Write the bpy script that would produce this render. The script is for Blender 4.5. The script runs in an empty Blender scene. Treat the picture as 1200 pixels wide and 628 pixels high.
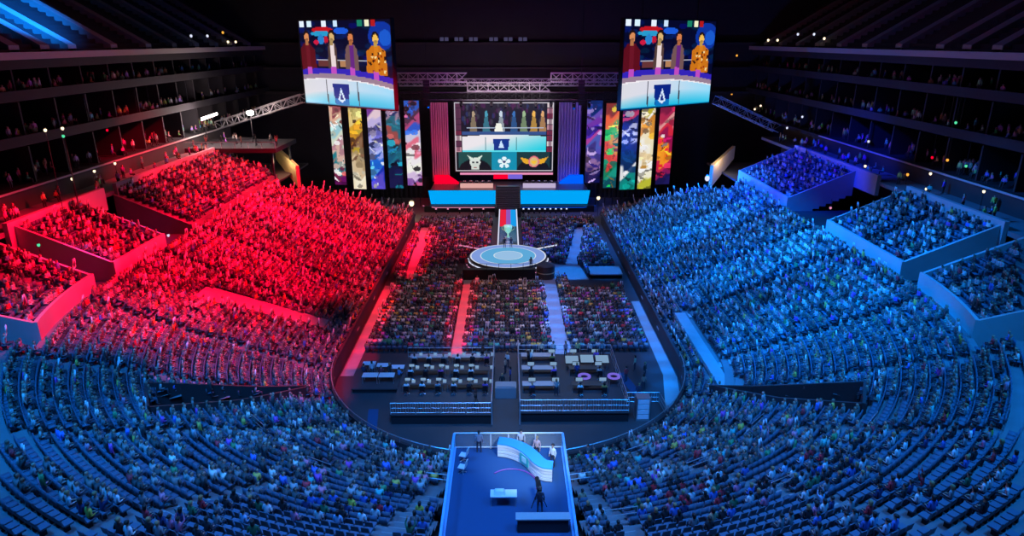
import bpy, math, random
import numpy as np
from mathutils import Vector, Matrix
random.seed(7); rng = np.random.default_rng(7)
S = bpy.context.scene; C = S.collection; PI = math.pi

# ------------------------------------------------------------------ camera, world, exposure, lights
cam = bpy.data.objects.new('camera', bpy.data.cameras.new('camera')); C.objects.link(cam)
cam.data.sensor_width = 36.0; cam.data.lens = 36.0 * 781 / 1200; cam.data.clip_end = 400
cam.location = (0, 0, 32); cam.rotation_euler = (math.radians(90 - 18.9), 0, -math.radians(0.35))
S.camera = cam
w = bpy.data.worlds.new('world'); S.world = w; w.use_nodes = True
w.node_tree.nodes['Background'].inputs[0].default_value = (0.03, 0.03, 0.10, 1)
w.node_tree.nodes['Background'].inputs[1].default_value = 0.05
S.view_settings.view_transform = 'Standard'; S.view_settings.look = 'None'
S.view_settings.exposure = 0.0; S.view_settings.gamma = 1.0; S.view_settings.use_curve_mapping = False
S.cycles.use_denoising = True; S.cycles.max_bounces = 4; S.cycles.diffuse_bounces = 2; S.cycles.glossy_bounces = 2
S.cycles.sample_clamp_indirect = 3.0; S.cycles.sample_clamp_direct = 0.0

def spot(name, loc, target, color, power, angle=50, blend=0.6, radius=1.0):
    l = bpy.data.lights.new(name, 'SPOT'); o = bpy.data.objects.new(name, l); C.objects.link(o)
    l.color = color; l.energy = power; l.spot_size = math.radians(angle); l.spot_blend = blend; l.shadow_soft_size = radius
    o.location = loc; d = Vector(target) - Vector(loc); o.rotation_euler = d.to_track_quat('-Z', 'Y').to_euler()
    return o
def area(name, loc, target, color, power, sx, sy):
    l = bpy.data.lights.new(name, 'AREA'); o = bpy.data.objects.new(name, l); C.objects.link(o)
    l.shape = 'RECTANGLE'; l.size = sx; l.size_y = sy; l.color = color; l.energy = power
    o.location = loc; d = Vector(target) - Vector(loc); o.rotation_euler = d.to_track_quat('-Z', 'Y').to_euler()
    return o
RED = (1, 0.0, 0.028); BLU = (0.0, 0.21, 1.0); DEEP = (0.0, 0.03, 1.0); NEAR = (0.008, 0.25, 1.0)
KL = 420.0
# red wash over the stand left of the stage
spot('red_wash_light', (-13, 84, 43), (-28, 102, 6), RED, 900*KL, 46, 0.5)
spot('red_wash_light', (-12, 82, 43), (-30, 82, 6), RED, 760*KL, 44, 0.5)
spot('red_wash_light', (-6, 76, 40), (-36, 68, 8), RED, 620*KL, 44, 0.5)
spot('red_wash_light', (-12, 66, 42), (-42, 57, 11), RED, 560*KL, 40, 0.4)
spot('red_wash_light', (-8, 66, 42), (-25, 57, 4), RED, 330*KL, 30, 0.4)
spot('red_wash_light', (-14, 84, 44), (-44, 96, 13), RED, 600*KL, 36, 0.5)
# blue wash over the stand right of the stage
spot('blue_wash_light', (13, 84, 43), (28, 103, 5), BLU, 480*KL, 42, 0.5)
spot('blue_wash_light', (12, 82, 43), (29, 83, 6), BLU, 500*KL, 44, 0.5)
spot('blue_wash_light', (6, 76, 40), (31, 66, 6), BLU, 420*KL, 46, 0.6)
spot('blue_wash_light', (8, 58, 42), (28, 53, 5), BLU, 300*KL, 36, 0.6)
spot('passage_light', (-30, 76, 24), (-42, 74.5, 11), (.05, .1, 1), 22*KL, 26, 0.5)
spot('passage_light', (-30, 62, 24), (-42, 60.5, 11), (.0, .15, 1), 22*KL, 22, 0.5)
spot('blue_wash_light', (12, 70, 42), (42, 70, 12), BLU, 260*KL, 40, 0.6)
spot('blue_wash_light', (14, 84, 44), (44, 98, 13), DEEP, 420*KL, 36, 0.5)
# aisle washes on the arena floor
def aisle_wash(name, a, b, n, color, power, angle=7.5):
    for k in range(n):
        t_ = (k + .5) / n; x = a[0] + (b[0] - a[0]) * t_; y = a[1] + (b[1] - a[1]) * t_
        spot(name, (x * .8, y - 4, 40), (x, y, 0), color, power, angle, 0.5, .3)
aisle_wash('red_aisle_light', (-14.9, 113), (-13.8, 88), 7, RED, 300*KL)
aisle_wash('red_aisle_light', (-16.2, 84), (-16.2, 62), 6, RED, 240*KL)
aisle_wash('red_aisle_light', (-5.6, 86), (-5.6, 63), 9, RED, 230*KL, 5.5)
aisle_wash('blue_aisle_light', (13, 114), (9.8, 96), 6, BLU, 150*KL)
aisle_wash('blue_aisle_light', (8.6, 92), (8.8, 90), 1, BLU, 240*KL, 10)
aisle_wash('blue_aisle_light', (5.6, 86), (5.8, 64), 8, BLU, 210*KL, 6)
aisle_wash('blue_aisle_light', (16.3, 79), (15.6, 55), 8, BLU, 170*KL)
spot('blue_platform_light', (13, 86, 40), (13.9, 90.4, 0), BLU, 170*KL, 7.5, .3, .3)
spot('red_floor_light', (-8, 92, 40), (-10, 106, 0), RED, 60*KL, 34, 0.7)
spot('blue_floor_light', (10, 84, 40), (9, 98, 0), BLU, 60*KL, 40, 0.7)
spot('blue_floor_light', (12, 60, 40), (12, 72, 0), BLU, 30*KL, 34, 0.7)
# added blue fill lamps, imitating a blue veil over the near stand
spot('blue_veil_fill', (0, 26, 48), (0, 36, 0), NEAR, 165*KL, 76, 0.6, 4)
spot('blue_veil_fill', (-26, 24, 48), (-20, 34, 4), NEAR, 165*KL, 70, 0.6, 4)
spot('blue_veil_fill', (26, 24, 48), (20, 36, 4), NEAR, 165*KL, 74, 0.6, 4)
spot('blue_veil_fill', (40, 34, 47), (38, 44, 8), NEAR, 110*KL, 70, 0.7, 4)
spot('blue_veil_fill', (-22, 30, 47), (-30, 42, 6), NEAR, 110*KL, 50, 0.7)
spot('blue_veil_fill', (22, 64, 44), (28, 44, 6), NEAR, 65*KL, 60, 0.8)
# soft white house light over the floor seats
spot('house_light', (-4, 70, 46), (-4, 76, 0), (1.0, 0.52, 0.62), 52*KL, 44, 0.8, 3)
spot('house_light', (8, 70, 46), (8, 74, 0), (.75, 0.65, 1), 48*KL, 40, 0.8, 3)
spot('house_light', (0, 60, 46), (0, 57, 0), (.55, 0.7, 1), 75*KL, 30, 0.8, 3)
spot('house_light', (-8, 100, 46), (-8, 106, 0), (1.0, 0.15, 0.5), 60*KL, 34, 0.8, 3)
spot('house_light', (8, 100, 46), (8, 106, 0), (0.2, 0.15, 1.0), 60*KL, 34, 0.8, 3)
spot('house_light', (0, 24, 48), (0, 34, 0), (1, .75, .8), 16*KL, 80, 0.8, 4)  # added dim pinkish fill to bring out warm colours in the near stand
spot('desk_fill', (3, 30, 14), (1.2, 37, 6), (.6, .8, 1), 16*KL, 34, 0.6)  # added fill lamp to whiten the curved booth desk
# upper deck streak lights
spot('blue_deck_light', (-38, 78, 47), (-62, 86, 35), (0, .22, 1), 420*KL, 42, 0.9)
# faint suite lights
spot('suite_wash_light', (0, 80, 44), (-52, 76, 20), (1.0, 0.12, 0.2), 22*KL, 70, 0.8)
spot('suite_wash_light', (0, 80, 44), (52, 84, 20), (0.25, 0.2, 1.0), 16*KL, 80, 0.8)
# stage
spot('stage_red_light', (-13, 131, 20), (-12, 132, 4), RED, 26*KL, 60, 0.5)
spot('stage_blue_light', (13, 131, 20), (13, 132, 4), (0, .08, 1), 32*KL, 60, 0.5)
spot('scrim_pink_light', (-14, 133, 8), (-12.5, 139, 14), (1, .12, .3), 1.6*KL, 90, 0.8)
spot('scrim_violet_light', (15, 133, 8), (13, 139, 14), (.25, .15, 1), 1.3*KL, 90, 0.8)
spot('trophy_light', (0, 96, 24), (0, 100, 2), (.6, .95, 1), 16*KL, 20, 0.5)
area('stage_key_light', (0, 122, 24), (0, 134, 5), (1, .8, .85), 6*KL, 16, 3)
area('truss_light', (0, 120, 27), (0, 128, 24), (.6, .05, .7), 2.4*KL, 30, 2)

# ------------------------------------------------------------------ materials
def nt(name):
    m = bpy.data.materials.new(name); m.use_nodes = True
    return m, m.node_tree, m.node_tree.nodes['Principled BSDF']
def mat(name, col, rough=0.7, metal=0.0, emit=None, es=1.0, noise=0.0, scale=3.0):
    m, t, b = nt(name)
    b.inputs['Base Color'].default_value = (*col, 1); b.inputs['Roughness'].default_value = rough; b.inputs['Metallic'].default_value = metal
    if noise:
        n = t.nodes.new('ShaderNodeTexNoise'); n.inputs['Scale'].default_value = scale; n.inputs['Detail'].default_value = 3
        g = t.nodes.new('ShaderNodeTexCoord'); t.links.new(g.outputs['Object'], n.inputs['Vector'])
        r = t.nodes.new('ShaderNodeMapRange'); r.inputs[3].default_value = 1 - noise; r.inputs[4].default_value = 1 + noise
        t.links.new(n.outputs['Fac'], r.inputs[0])
        x = t.nodes.new('ShaderNodeVectorMath'); x.operation = 'SCALE'; x.inputs[0].default_value = col
        t.links.new(r.outputs[0], x.inputs['Scale']); t.links.new(x.outputs[0], b.inputs['Base Color'])
    if emit:
        b.inputs['Emission Color'].default_value = (*emit, 1); b.inputs['Emission Strength'].default_value = es
    return m
M = dict(
    concrete=mat('concrete', (.16, .16, .17), .85, noise=.25, scale=.6),
    step=mat('stair_concrete', (.30, .30, .31), .8, noise=.15, scale=1),
    floor=mat('arena_floor', (.055, .055, .06), .6, noise=.2, scale=.4),
    carpet=mat('aisle_carpet', (.34, .34, .34), .9, noise=.12, scale=1.5),
    paint=mat('painted_wall', (.40, .39, .40), .6, noise=.1, scale=.8),
    dark=mat('dark_wall', (.025, .024, .03), .8, noise=.3, scale=.3),
    suite=mat('suite_wall', (.035, .03, .032), .7, noise=.3, scale=.4),
    ledge=mat('ledge', (.45, .42, .42), .5),
    black=mat('black_drape', (.012, .012, .015), .9),
    blackm=mat('black_metal', (.03, .03, .035), .4, .6),
    steel=mat('steel', (.55, .56, .58), .35, .8),
    alum=mat('truss_metal', (.40, .40, .42), .5, .3),
    white=mat('white_plastic', (.8, .8, .8), .4),
    wood=mat('tan_wall', (.55, .40, .22), .6),
    seat=mat('seat_fabric', (.08, .12, .18), .7),
    seatshell=mat('seat_shell', (.08, .11, .16), .5),
    deck=mat('stage_deck', (.05, .05, .06), .3, noise=.1),
    desktop=mat('desk_top', (.05, .35, .75), .35),
    case=mat('road_case', (.09, .07, .06), .5),
    gold=mat('gold_brass', (.9, .75, .4), .3, .6),
    bcarpet=mat('blue_carpet', (.018, .075, .18), .9),
    teal=mat('teal_panel', (.05, .5, .45), .5),
)
def emi(name, col, s=1.0):
    m = bpy.data.materials.new(name); m.use_nodes = True; t = m.node_tree; t.nodes.clear()
    e = t.nodes.new('ShaderNodeEmission'); e.inputs[0].default_value = (*col, 1); e.inputs[1].default_value = s
    o = t.nodes.new('ShaderNodeOutputMaterial'); t.links.new(e.outputs[0], o.inputs[0]); return m
M['cyanled'] = emi('cyan_led', (0.0, .38, .95), 1.0); M['redled'] = emi('red_led', (1, .0, .03), 1.0)
M['blueled'] = emi('blue_led', (.0, .12, 1), 1.0); M['whiteled'] = emi('white_led', (.75, .8, 1), 1.0)
M['pinkled'] = emi('pink_led', (1, .35, .6), .8); M['warm'] = emi('warm_lamp', (1, .8, .5), 2.0); M['flood'] = emi('flood_lamp', (1, .88, .85), 9.0)
M['monitor'] = emi('monitor_glow', (.35, .60, .95), .55); M['paper'] = mat('pale_sheet', (.8, .85, .9), .6)
M['green'] = emi('green_lamp', (.1, .8, .4), 1.0); M['orange'] = emi('orange_lamp', (1, .4, .05), 1.3); M['violetled'] = emi('violet_led', (.22, .16, .85), .8)
m, t, b = nt('glass_panel'); b.inputs['Base Color'].default_value = (.8, .9, 1, 1); b.inputs['Alpha'].default_value = .12; b.inputs['Roughness'].default_value = .1; M['glass'] = m
def attrmat(name, attr, emission=0.0, rough=.8):
    m, t, b = nt(name); a = t.nodes.new('ShaderNodeAttribute'); a.attribute_name = attr
    if emission:
        b.inputs['Base Color'].default_value = (.01, .01, .01, 1); t.links.new(a.outputs['Color'], b.inputs['Emission Color']); b.inputs['Emission Strength'].default_value = emission
        try: m.cycles.emission_sampling = 'NONE'
        except Exception: pass
    else: t.links.new(a.outputs['Color'], b.inputs['Base Color'])
    b.inputs['Roughness'].default_value = rough; return m
M['crowd'] = attrmat('crowd_clothing', 'col'); M['led'] = attrmat('led_screen', 'col', 1.0, .3); M['ledb'] = attrmat('led_banner_face', 'col', .9, .3)
m, t, b = nt('clothing'); a = t.nodes.new('ShaderNodeObjectInfo'); t.links.new(a.outputs['Color'], b.inputs['Base Color']); b.inputs['Roughness'].default_value = .85; M['cloth'] = m
M['skin'] = mat('skin', (.50, .30, .21), .6); M['trouser'] = mat('dark_trousers', (.03, .035, .06), .85); M['hair'] = mat('dark_hair', (.02, .013, .01), .6)
M['hairb'] = mat('light_hair', (.32, .2, .09), .6); M['shoe'] = mat('shoe', (.03, .03, .03), .5)

# ------------------------------------------------------------------ helpers
def tag(o, label=None, cat=None, group=None, kind=None):
    if label: o['label'] = label
    if cat: o['category'] = cat
    if group: o['group'] = group
    if kind: o['kind'] = kind
    return o
def empty(name, loc=(0, 0, 0), rz=0):
    o = bpy.data.objects.new(name, None); C.objects.link(o); o.location = loc; o.rotation_euler = (0, 0, rz); o.empty_display_size = .3; return o
class MB:
    def __init__(s): s.v = []; s.f = []; s.m = []
    def add(s, vs, fs, mi=0):
        n = len(s.v); s.v += [tuple(p) for p in vs]; s.f += [tuple(i + n for i in f) for f in fs]; s.m += [mi] * len(fs); return s
    def box(s, x0, x1, y0, y1, z0, z1, mi=0):
        return s.add([(x, y, z) for z in (z0, z1) for y in (y0, y1) for x in (x0, x1)],
                     [(0, 2, 3, 1), (4, 5, 7, 6), (0, 1, 5, 4), (2, 6, 7, 3), (0, 4, 6, 2), (1, 3, 7, 5)], mi)
    def hexa(s, a, b, mi=0):     # a: 4 bottom pts, b: 4 top pts (ccw)
        return s.add(list(a) + list(b), [(3, 2, 1, 0), (4, 5, 6, 7), (0, 1, 5, 4), (1, 2, 6, 5), (2, 3, 7, 6), (3, 0, 4, 7)], mi)
    def bar(s, p, q, r=.05, n=6, mi=0, r2=None):
        p = Vector(p); q = Vector(q); d = (q - p); d.normalize(); r2 = r if r2 is None else r2
        a = d.orthogonal().normalized(); b2 = d.cross(a); vs = []
        for c, rr in ((p, r), (q, r2)):
            for k in range(n):
                t = 2 * PI * k / n; vs.append(c + a * math.cos(t) * rr + b2 * math.sin(t) * rr)
        return s.add(vs, [(k, (k + 1) % n, (k + 1) % n + n, k + n) for k in range(n)] + [tuple(range(n - 1, -1, -1)), tuple(range(n, 2 * n))], mi)
    def path(s, pts, r=.05, n=6, mi=0):
        for a, b2 in zip(pts[:-1], pts[1:]): s.bar(a, b2, r, n, mi)
        return s
    def lathe(s, prof, n=16, c=(0, 0, 0), mi=0):
        vs = [(c[0] + r * math.cos(2 * PI * k / n), c[1] + r * math.sin(2 * PI * k / n), c[2] + z) for r, z in prof for k in range(n)]
        fs = [(i * n + k, i * n + (k + 1) % n, (i + 1) * n + (k + 1) % n, (i + 1) * n + k) for i in range(len(prof) - 1) for k in range(n)]
        fs += [tuple(range(n - 1, -1, -1)), tuple(range((len(prof) - 1) * n, len(prof) * n))]
        return s.add(vs, fs, mi)
    def build(s, name, mats, parent=None, smooth=False):
        me = bpy.data.meshes.new(name); me.from_pydata(s.v, [], s.f); me.update()
        if not isinstance(mats, (list, tuple)): mats = [mats]
        for x in mats: me.materials.append(x)
        if len(mats) > 1: me.polygons.foreach_set('material_index', s.m)
        if smooth: me.polygons.foreach_set('use_smooth', [True] * len(s.f))
        o = bpy.data.objects.new(name, me); C.objects.link(o); o.parent = parent; return o
def struct(name, mb, m): return tag(mb.build(name, m), kind='structure')
def copy_tree(o, parent=None):
    c = o.copy(); C.objects.link(c); c.parent = parent
    for ch in list(o.children): copy_tree(ch, c)
    return c
def retree(o, col=None):
    for ch in o.children:
        if col: ch.color = col

# numpy mesh builder
def npmesh(name, V, L, sizes, mats, col=None, mi=None, parent=None):
    me = bpy.data.meshes.new(name); me.vertices.add(len(V)); me.vertices.foreach_set('co', V.astype(np.float32).ravel())
    me.loops.add(len(L)); me.loops.foreach_set('vertex_index', L.astype(np.int32))
    st = np.concatenate([[0], np.cumsum(sizes)[:-1]]).astype(np.int32)
    me.polygons.add(len(sizes)); me.polygons.foreach_set('loop_start', st)
    for x in mats: me.materials.append(x)
    if mi is not None: me.polygons.foreach_set('material_index', mi.astype(np.int32))
    if col is not None:
        a = me.attributes.new('col', 'FLOAT_COLOR', 'FACE'); c4 = np.ones((len(sizes), 4), np.float32); c4[:, :3] = col; a.data.foreach_set('color', c4.ravel())
    me.update(calc_edges=True); me.validate()
    o = bpy.data.objects.new(name, me); C.objects.link(o); o.parent = parent; return o
def scatter(tpls, pos, ang, scl, which):
    """many copies of template meshes as arrays; returns V, L, sizes, face tags, instance ids per face"""
    Vs = []; Ls = []; Ss = []; Ts = []; Is = []; off = 0
    for k, (tv, tl, ts, tt) in enumerate(tpls):
        ids = np.nonzero(which == k)[0]; n = len(ids)
        if not n: continue
        c = np.cos(ang[ids])[:, None]; s_ = np.sin(ang[ids])[:, None]; sc = scl[ids][:, None]
        X = tv[None, :, 0] * sc; Y = tv[None, :, 1] * sc; Z = tv[None, :, 2] * sc
        P = np.stack([X * c - Y * s_ + pos[ids, 0:1], X * s_ + Y * c + pos[ids, 1:2], Z + pos[ids, 2:3]], -1).reshape(-1, 3)
        Vs.append(P); Ls.append((tl[None, :] + (np.arange(n) * len(tv))[:, None] + off).ravel()); off += len(P)
        Ss.append(np.tile(ts, n)); Ts.append(np.tile(tt, n)); Is.append(np.repeat(ids, len(ts)))
    return np.concatenate(Vs), np.concatenate(Ls), np.concatenate(Ss), np.concatenate(Ts), np.concatenate(Is)

# ------------------------------------------------------------------ people templates (one continuous skinned body)
def body_mesh(J, E, R, tags, sub, name):
    me = bpy.data.meshes.new(name); me.from_pydata(J, E, []); o = bpy.data.objects.new(name, me); C.objects.link(o)
    sk = o.modifiers.new('s', 'SKIN'); sk.use_smooth_shade = True
    for v, r in zip(me.skin_vertices[0].data, R): v.radius = r if isinstance(r, tuple) else (r, r)
    me.skin_vertices[0].data[0].use_root = True
    if sub: ss = o.modifiers.new('u', 'SUBSURF'); ss.levels = sub; ss.render_levels = sub
    dg = bpy.context.evaluated_depsgraph_get(); ev = o.evaluated_get(dg); out = bpy.data.meshes.new_from_object(ev)
    bpy.data.objects.remove(o)
    # classify each face by its nearest bone
    JJ = np.array(J, float); seg = [(JJ[a], JJ[b]) for a, b in E]; mi = []
    for p in out.polygons:
        c = np.array(p.center); best = 0; bd = 1e9
        for k, (a, b) in enumerate(seg):
            ab = b - a; tt = min(1, max(0, np.dot(c - a, ab) / max(1e-9, np.dot(ab, ab)))); d = np.linalg.norm(c - a - ab * tt)
            if d < bd: bd = d; best = k
        mi.append(tags[best])
    return out, mi
# tags: 0 skin, 1 top, 2 trousers, 3 shoe
def figure(pose, sub=1, fingers=True):
    J = []; R = []; E = []; T = []
    def j(p, r): J.append(p); R.append(r); return len(J) - 1
    def e(a, b, t): E.append((a, b)); T.append(t)
    sit = pose.startswith('sit'); lean = .06 if sit else .0
    hz = .50 if sit else .93; up = hz
    pel = j((0, 0, hz), (.15, .11)); wa = j((0, .01 + lean * .3, up + .18), (.14, .10)); ch = j((0, .02 + lean, up + .38), (.18, .12))
    nk = j((0, .02 + lean, up + .53), (.06, .06)); hb = j((0, .035 + lean, up + .62), (.075, .085)); ht = j((0, .045 + lean, up + .72), (.08, .095)); tp = j((0, .035 + lean, up + .79), (.05, .06))
    e(pel, wa, 1); e(wa, ch, 1); e(ch, nk, 1); e(nk, hb, 0); e(hb, ht, 0); e(ht, tp, 0)
    for s in (-1, 1):
        sh = j((s * .19, .02 + lean, up + .46), .062); e(ch, sh, 1)
        if pose.endswith('up'): el = (s * .27, .12 + lean, up + .62); wr = (s * .20, .18 + lean, up + .86); hd = (s * .19, .19 + lean, up + .95); fd = (0, .01, .07)
        elif pose.endswith('lap'): el = (s * .26, .03, up + .20); wr = (s * .14, .24, up + .16); hd = (s * .10, .31, up + .15); fd = (-s * .02, .06, -.01)
        elif pose.endswith('desk'): el = (s * .27, .10, up + .21); wr = (s * .16, .34, up + .24); hd = (s * .13, .42, up + .24); fd = (-s * .01, .07, -.01)
        else: el = (s * .25, -.02, up + .18); wr = (s * .25, .06, up - .05); hd = (s * .25, .08, up - .13); fd = (0, .02, -.07)
        a = j(el, .045); b2 = j(wr, .030); h = j(hd, (.034, .022)); e(sh, a, 1); e(a, b2, 1); e(b2, h, 0)
        if fingers:
            for k, ln in enumerate((.85, 1.0, .95, .75)):
                o = (k - 1.5) * .018; d = Vector(fd); side = Vector((1, 0, 0)) if abs(d.x) < .05 else Vector((0, 1, 0))
                f1 = j(tuple(Vector(hd) + side * o + d * .7 * ln), .009); f2 = j(tuple(Vector(hd) + side * o * 1.1 + d * 1.3 * ln + Vector((0, .008, -.008))), .007); e(h, f1, 0); e(f1, f2, 0)
            th = j(tuple(Vector(hd) - Vector((s * .035, 0, 0)) + Vector(fd) * .3), .010); e(h, th, 0)
        if sit:
            hp = j((s * .10, .04, hz), .085); kn = j((s * .13, .46, hz + .02), .062); an = j((s * .13, .46, .09), .04); to = j((s * .14, .62, .04), (.045, .03))
        elif pose.startswith('walk'):
            hp = j((s * .10, 0, hz - .06), .085); kn = j((s * .11, .10 * s + .05, .50), .06); an = j((s * .11, .22 * s - .03, .09), .04); to = j((s * .12, .22 * s + .13, .035), (.045, .03))
        else:
            hp = j((s * .10, 0, hz - .06), .085); kn = j((s * .12, .02, .50), .06); an = j((s * .13, -.01, .09), .04); to = j((s * .15, .15, .035), (.045, .03))
        e(pel, hp, 2); e(hp, kn, 2); e(kn, an, 2); e(an, to, 3)
    return body_mesh(J, E, R, T, sub, 'body')
def hairmesh(up, lean, long=False):
    mb = MB(); c = (0, .02 + lean, up + .715); n = 12; prof = [(.105, -.16 if long else -.045), (.112, -.02), (.108, .04), (.08, .085), (.03, .105)]
    vs = []
    for r, z in prof:
        for k in range(n):
            a = 2 * PI * k / n; front = math.sin(a) > .35
            zz = z if not (front and z < .03) else .035
            vs.append((c[0] + r * .92 * math.cos(a), c[1] + r * 1.08 * math.sin(a) - .008, c[2] + zz))
    fs = [(i * n + k, i * n + (k + 1) % n, (i + 1) * n + (k + 1) % n, (i + 1) * n + k) for i in range(len(prof) - 1) for k in range(n)] + [tuple(range((len(prof) - 1) * n, len(prof) * n))]
    mb.add(vs, fs); return mb
FIG = {}
def person_parts(pose):
    if pose not in FIG:
        me, mi = figure(pose); me.materials.clear()
        for x in ('skin', 'cloth', 'trouser', 'shoe'): me.materials.append(M[x])
        me.polygons.foreach_set('material_index', mi); me.polygons.foreach_set('use_smooth', [True] * len(mi)); me.update()
        up = .50 if pose.startswith('sit') else .93; lean = .06 if pose.startswith('sit') else 0
        hs = []
        for lg, hm in ((False, 'hair'), (True, 'hair'), (False, 'hairb'), (True, 'hairb')):
            o = hairmesh(up, lean, lg).build('hair', M[hm], None, True); hs.append(o.data); bpy.data.objects.remove(o)
        # a small nose and eye row on the face
        fb = MB(); y = .035 + lean + .098; z = up + .70
        fb.add([(-.014, y - .012, z - .02), (.014, y - .012, z - .02), (0, y + .022, z - .022), (0, y - .008, z + .03)], [(0, 1, 2), (1, 3, 2), (3, 0, 2), (0, 3, 1)])
        f = fb.build('nose', M['skin']); fm = f.data; bpy.data.objects.remove(f)
        FIG[pose] = (me, hs, fm)
    return FIG[pose]
HN = ['short dark hair', 'long dark hair', 'short fair hair', 'long fair hair']
def person(pose, loc, rz, color, hair, label, group=None, scale=1.0):
    me, hs, fm = person_parts(pose)
    o = bpy.data.objects.new('person', me); C.objects.link(o); o.location = loc; o.rotation_euler = (0, 0, rz); o.scale = (scale,) * 3; o.color = (*color, 1)
    h = bpy.data.objects.new('hair', hs[hair]); C.objects.link(h); h.parent = o
    n = bpy.data.objects.new('nose', fm); C.objects.link(n); n.parent = o
    return tag(o, label, 'person', group)
def lowtpl(pose):
    me, mi = figure(pose, 0, False)
    V = np.array([v.co for v in me.vertices]); L = np.array([v for p in me.polygons for v in p.vertices]); Sz = np.array([len(p.vertices) for p in me.polygons]); T = np.array(mi)
    up = .50 if pose.startswith('sit') else .93
    cen = np.array([p.center for p in me.polygons]); lean = .06 if pose.startswith('sit') else 0
    hairf = (cen[:, 2] > up + .60) & ((cen[:, 1] < .03 + lean) | (cen[:, 2] > up + .76)) & (np.abs(cen[:, 0]) < .12); T[hairf] = 4
    if pose.endswith('up'):     # a pair of pale inflatable cheer sticks
        for s in (-1, 1):
            mb = MB(); mb.bar((s * .19, .19 + lean, up + .86), (s * .10, .26 + lean, up + 1.36), .055, 6)
            n0 = len(V); V = np.concatenate([V, np.array(mb.v)])
            for f in mb.f: L = np.concatenate([L, np.array(f) + n0]); Sz = np.append(Sz, len(f)); T = np.append(T, 5)
    return V, L, Sz, T

# ------------------------------------------------------------------ bowl geometry
R0, K, Z0, YC = 17.3, .43, 1.2, 60.3
PITCH = .85; NLOW = 24; NUP = 10; DUP = 21.4; RAISE = .5
def P(tau, d):     # tau <0: left straight (Y = YC - tau); 0..pi: near-end arc; >pi: right straight
    r = R0 + d
    if tau <= 0: return (-r, YC - tau)
    if tau >= PI: return (r, YC + tau - PI)
    return (-r * math.cos(tau), YC - r * math.sin(tau))
def inward(tau):
    if tau <= 0: return (1, 0)
    if tau >= PI: return (-1, 0)
    return (math.cos(tau), math.sin(tau))
def zrow(i, up=False): return Z0 + K * PITCH * i + (RAISE if up else 0)
def yfar(d):
    return float(np.interp(d, [0, 5, 16, 18.5, 22, 30], [121, 119, 110, 104, 110, 110]))
def inpoly(x, y, poly):
    r = False; n = len(poly)
    for k in range(n):
        x1, y1 = poly[k]; x2, y2 = poly[(k + 1) % n]
        if (y1 > y) != (y2 > y) and x < (x2 - x1) * (y - y1) / (y2 - y1) + x1: r = not r
    return r
# openings in the lower bowl (plan polygons)
OPEN = [
    [(-4.3, 27.0), (4.3, 27.0), (4.3, 40.6), (-4.3, 40.6)],                     # broadcast booth
    [(17.8, 52.6), (20.5, 49.5), (26.6, 43.9), (24.6, 40.2), (21.0, 45.6)],     # corner vomitory, right
    [(-17.8, 52.6), (-20.5, 49.5), (-26.6, 43.9), (-24.6, 40.2), (-21.0, 45.6)],
    [(-31.5, 62.4), (-19.5, 66.2), (-19.5, 68.2), (-31.5, 65.6)],               # bright walkway, left
]
WALKS = OPEN[3:]
def in_open(x, y): return any(inpoly(x, y, p) for p in OPEN)
UPSEC = {'L': [(59.4, 20.0), (61.8, 72.0), (78.5, 110)], 'R': [(59.4, 20.0), (61.4, 77.6), (89.5, 110)]}
# aisles: straight parts by Y, arc by angle (degrees)
AIS_Y = [69.5, 79, 88.5, 98, 107.5]; AIS_A = [8, 26, 44, 62, 79, 101, 118, 136, 154, 172]
def in_aisle(tau, d, hw=.6):
    if 0 < tau < PI:
        r = R0 + d
        return any(abs(tau - math.radians(a)) * r < hw for a in AIS_A)
    Y = YC + (-tau if tau <= 0 else tau - PI)
    return any(abs(Y - a) < hw for a in AIS_Y)

def terrace(i0, i1, tau0, tau1, up, name):
    """stepped concrete rows as one continuous slab, with the openings left out"""
    mb = MB(); z_b = -.2
    taus = [];
    t = tau0
    while t < tau1 - 1e-6:
        taus.append(t)
        t += 1.0 if (t < 0 or t >= PI) else math.radians(1.5)
        if taus[-1] < 0 < t: t = 0
        if taus[-1] < PI < t: t = PI
    taus.append(tau1)
    dd = (DUP - i0 * PITCH) if up else 0
    for i in range(i0, i1):
        d0 = i * PITCH + dd; d1 = d0 + PITCH; z = zrow(i, up); zp = zrow(i - 1, up)
        for a, b2 in zip(taus[:-1], taus[1:]):
            m_ = P((a + b2) / 2, (d0 + d1) / 2)
            if not up and (in_open(*m_) or m_[1] > yfar(d0)): continue
            p = [P(a, d0), P(b2, d0), P(b2, d1), P(a, d1)]
            mb.add([(*p[0], z), (*p[1], z), (*p[2], z), (*p[3], z)], [(0, 1, 2, 3)])
            mb.add([(*p[0], zp), (*p[1], zp), (*p[1], z), (*p[0], z)], [(0, 1, 2, 3)])
    return struct(name, mb, M['concrete'])
terrace(0, NLOW + 1, -61, PI + 61, False, 'floor_lower_terrace')
terrace(NLOW + 1, NLOW + 14, math.radians(23), math.radians(157), False, 'floor_near_terrace')
TS = lambda y, s: -(y - YC) if s < 0 else PI + (y - YC)
IU = 25
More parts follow.
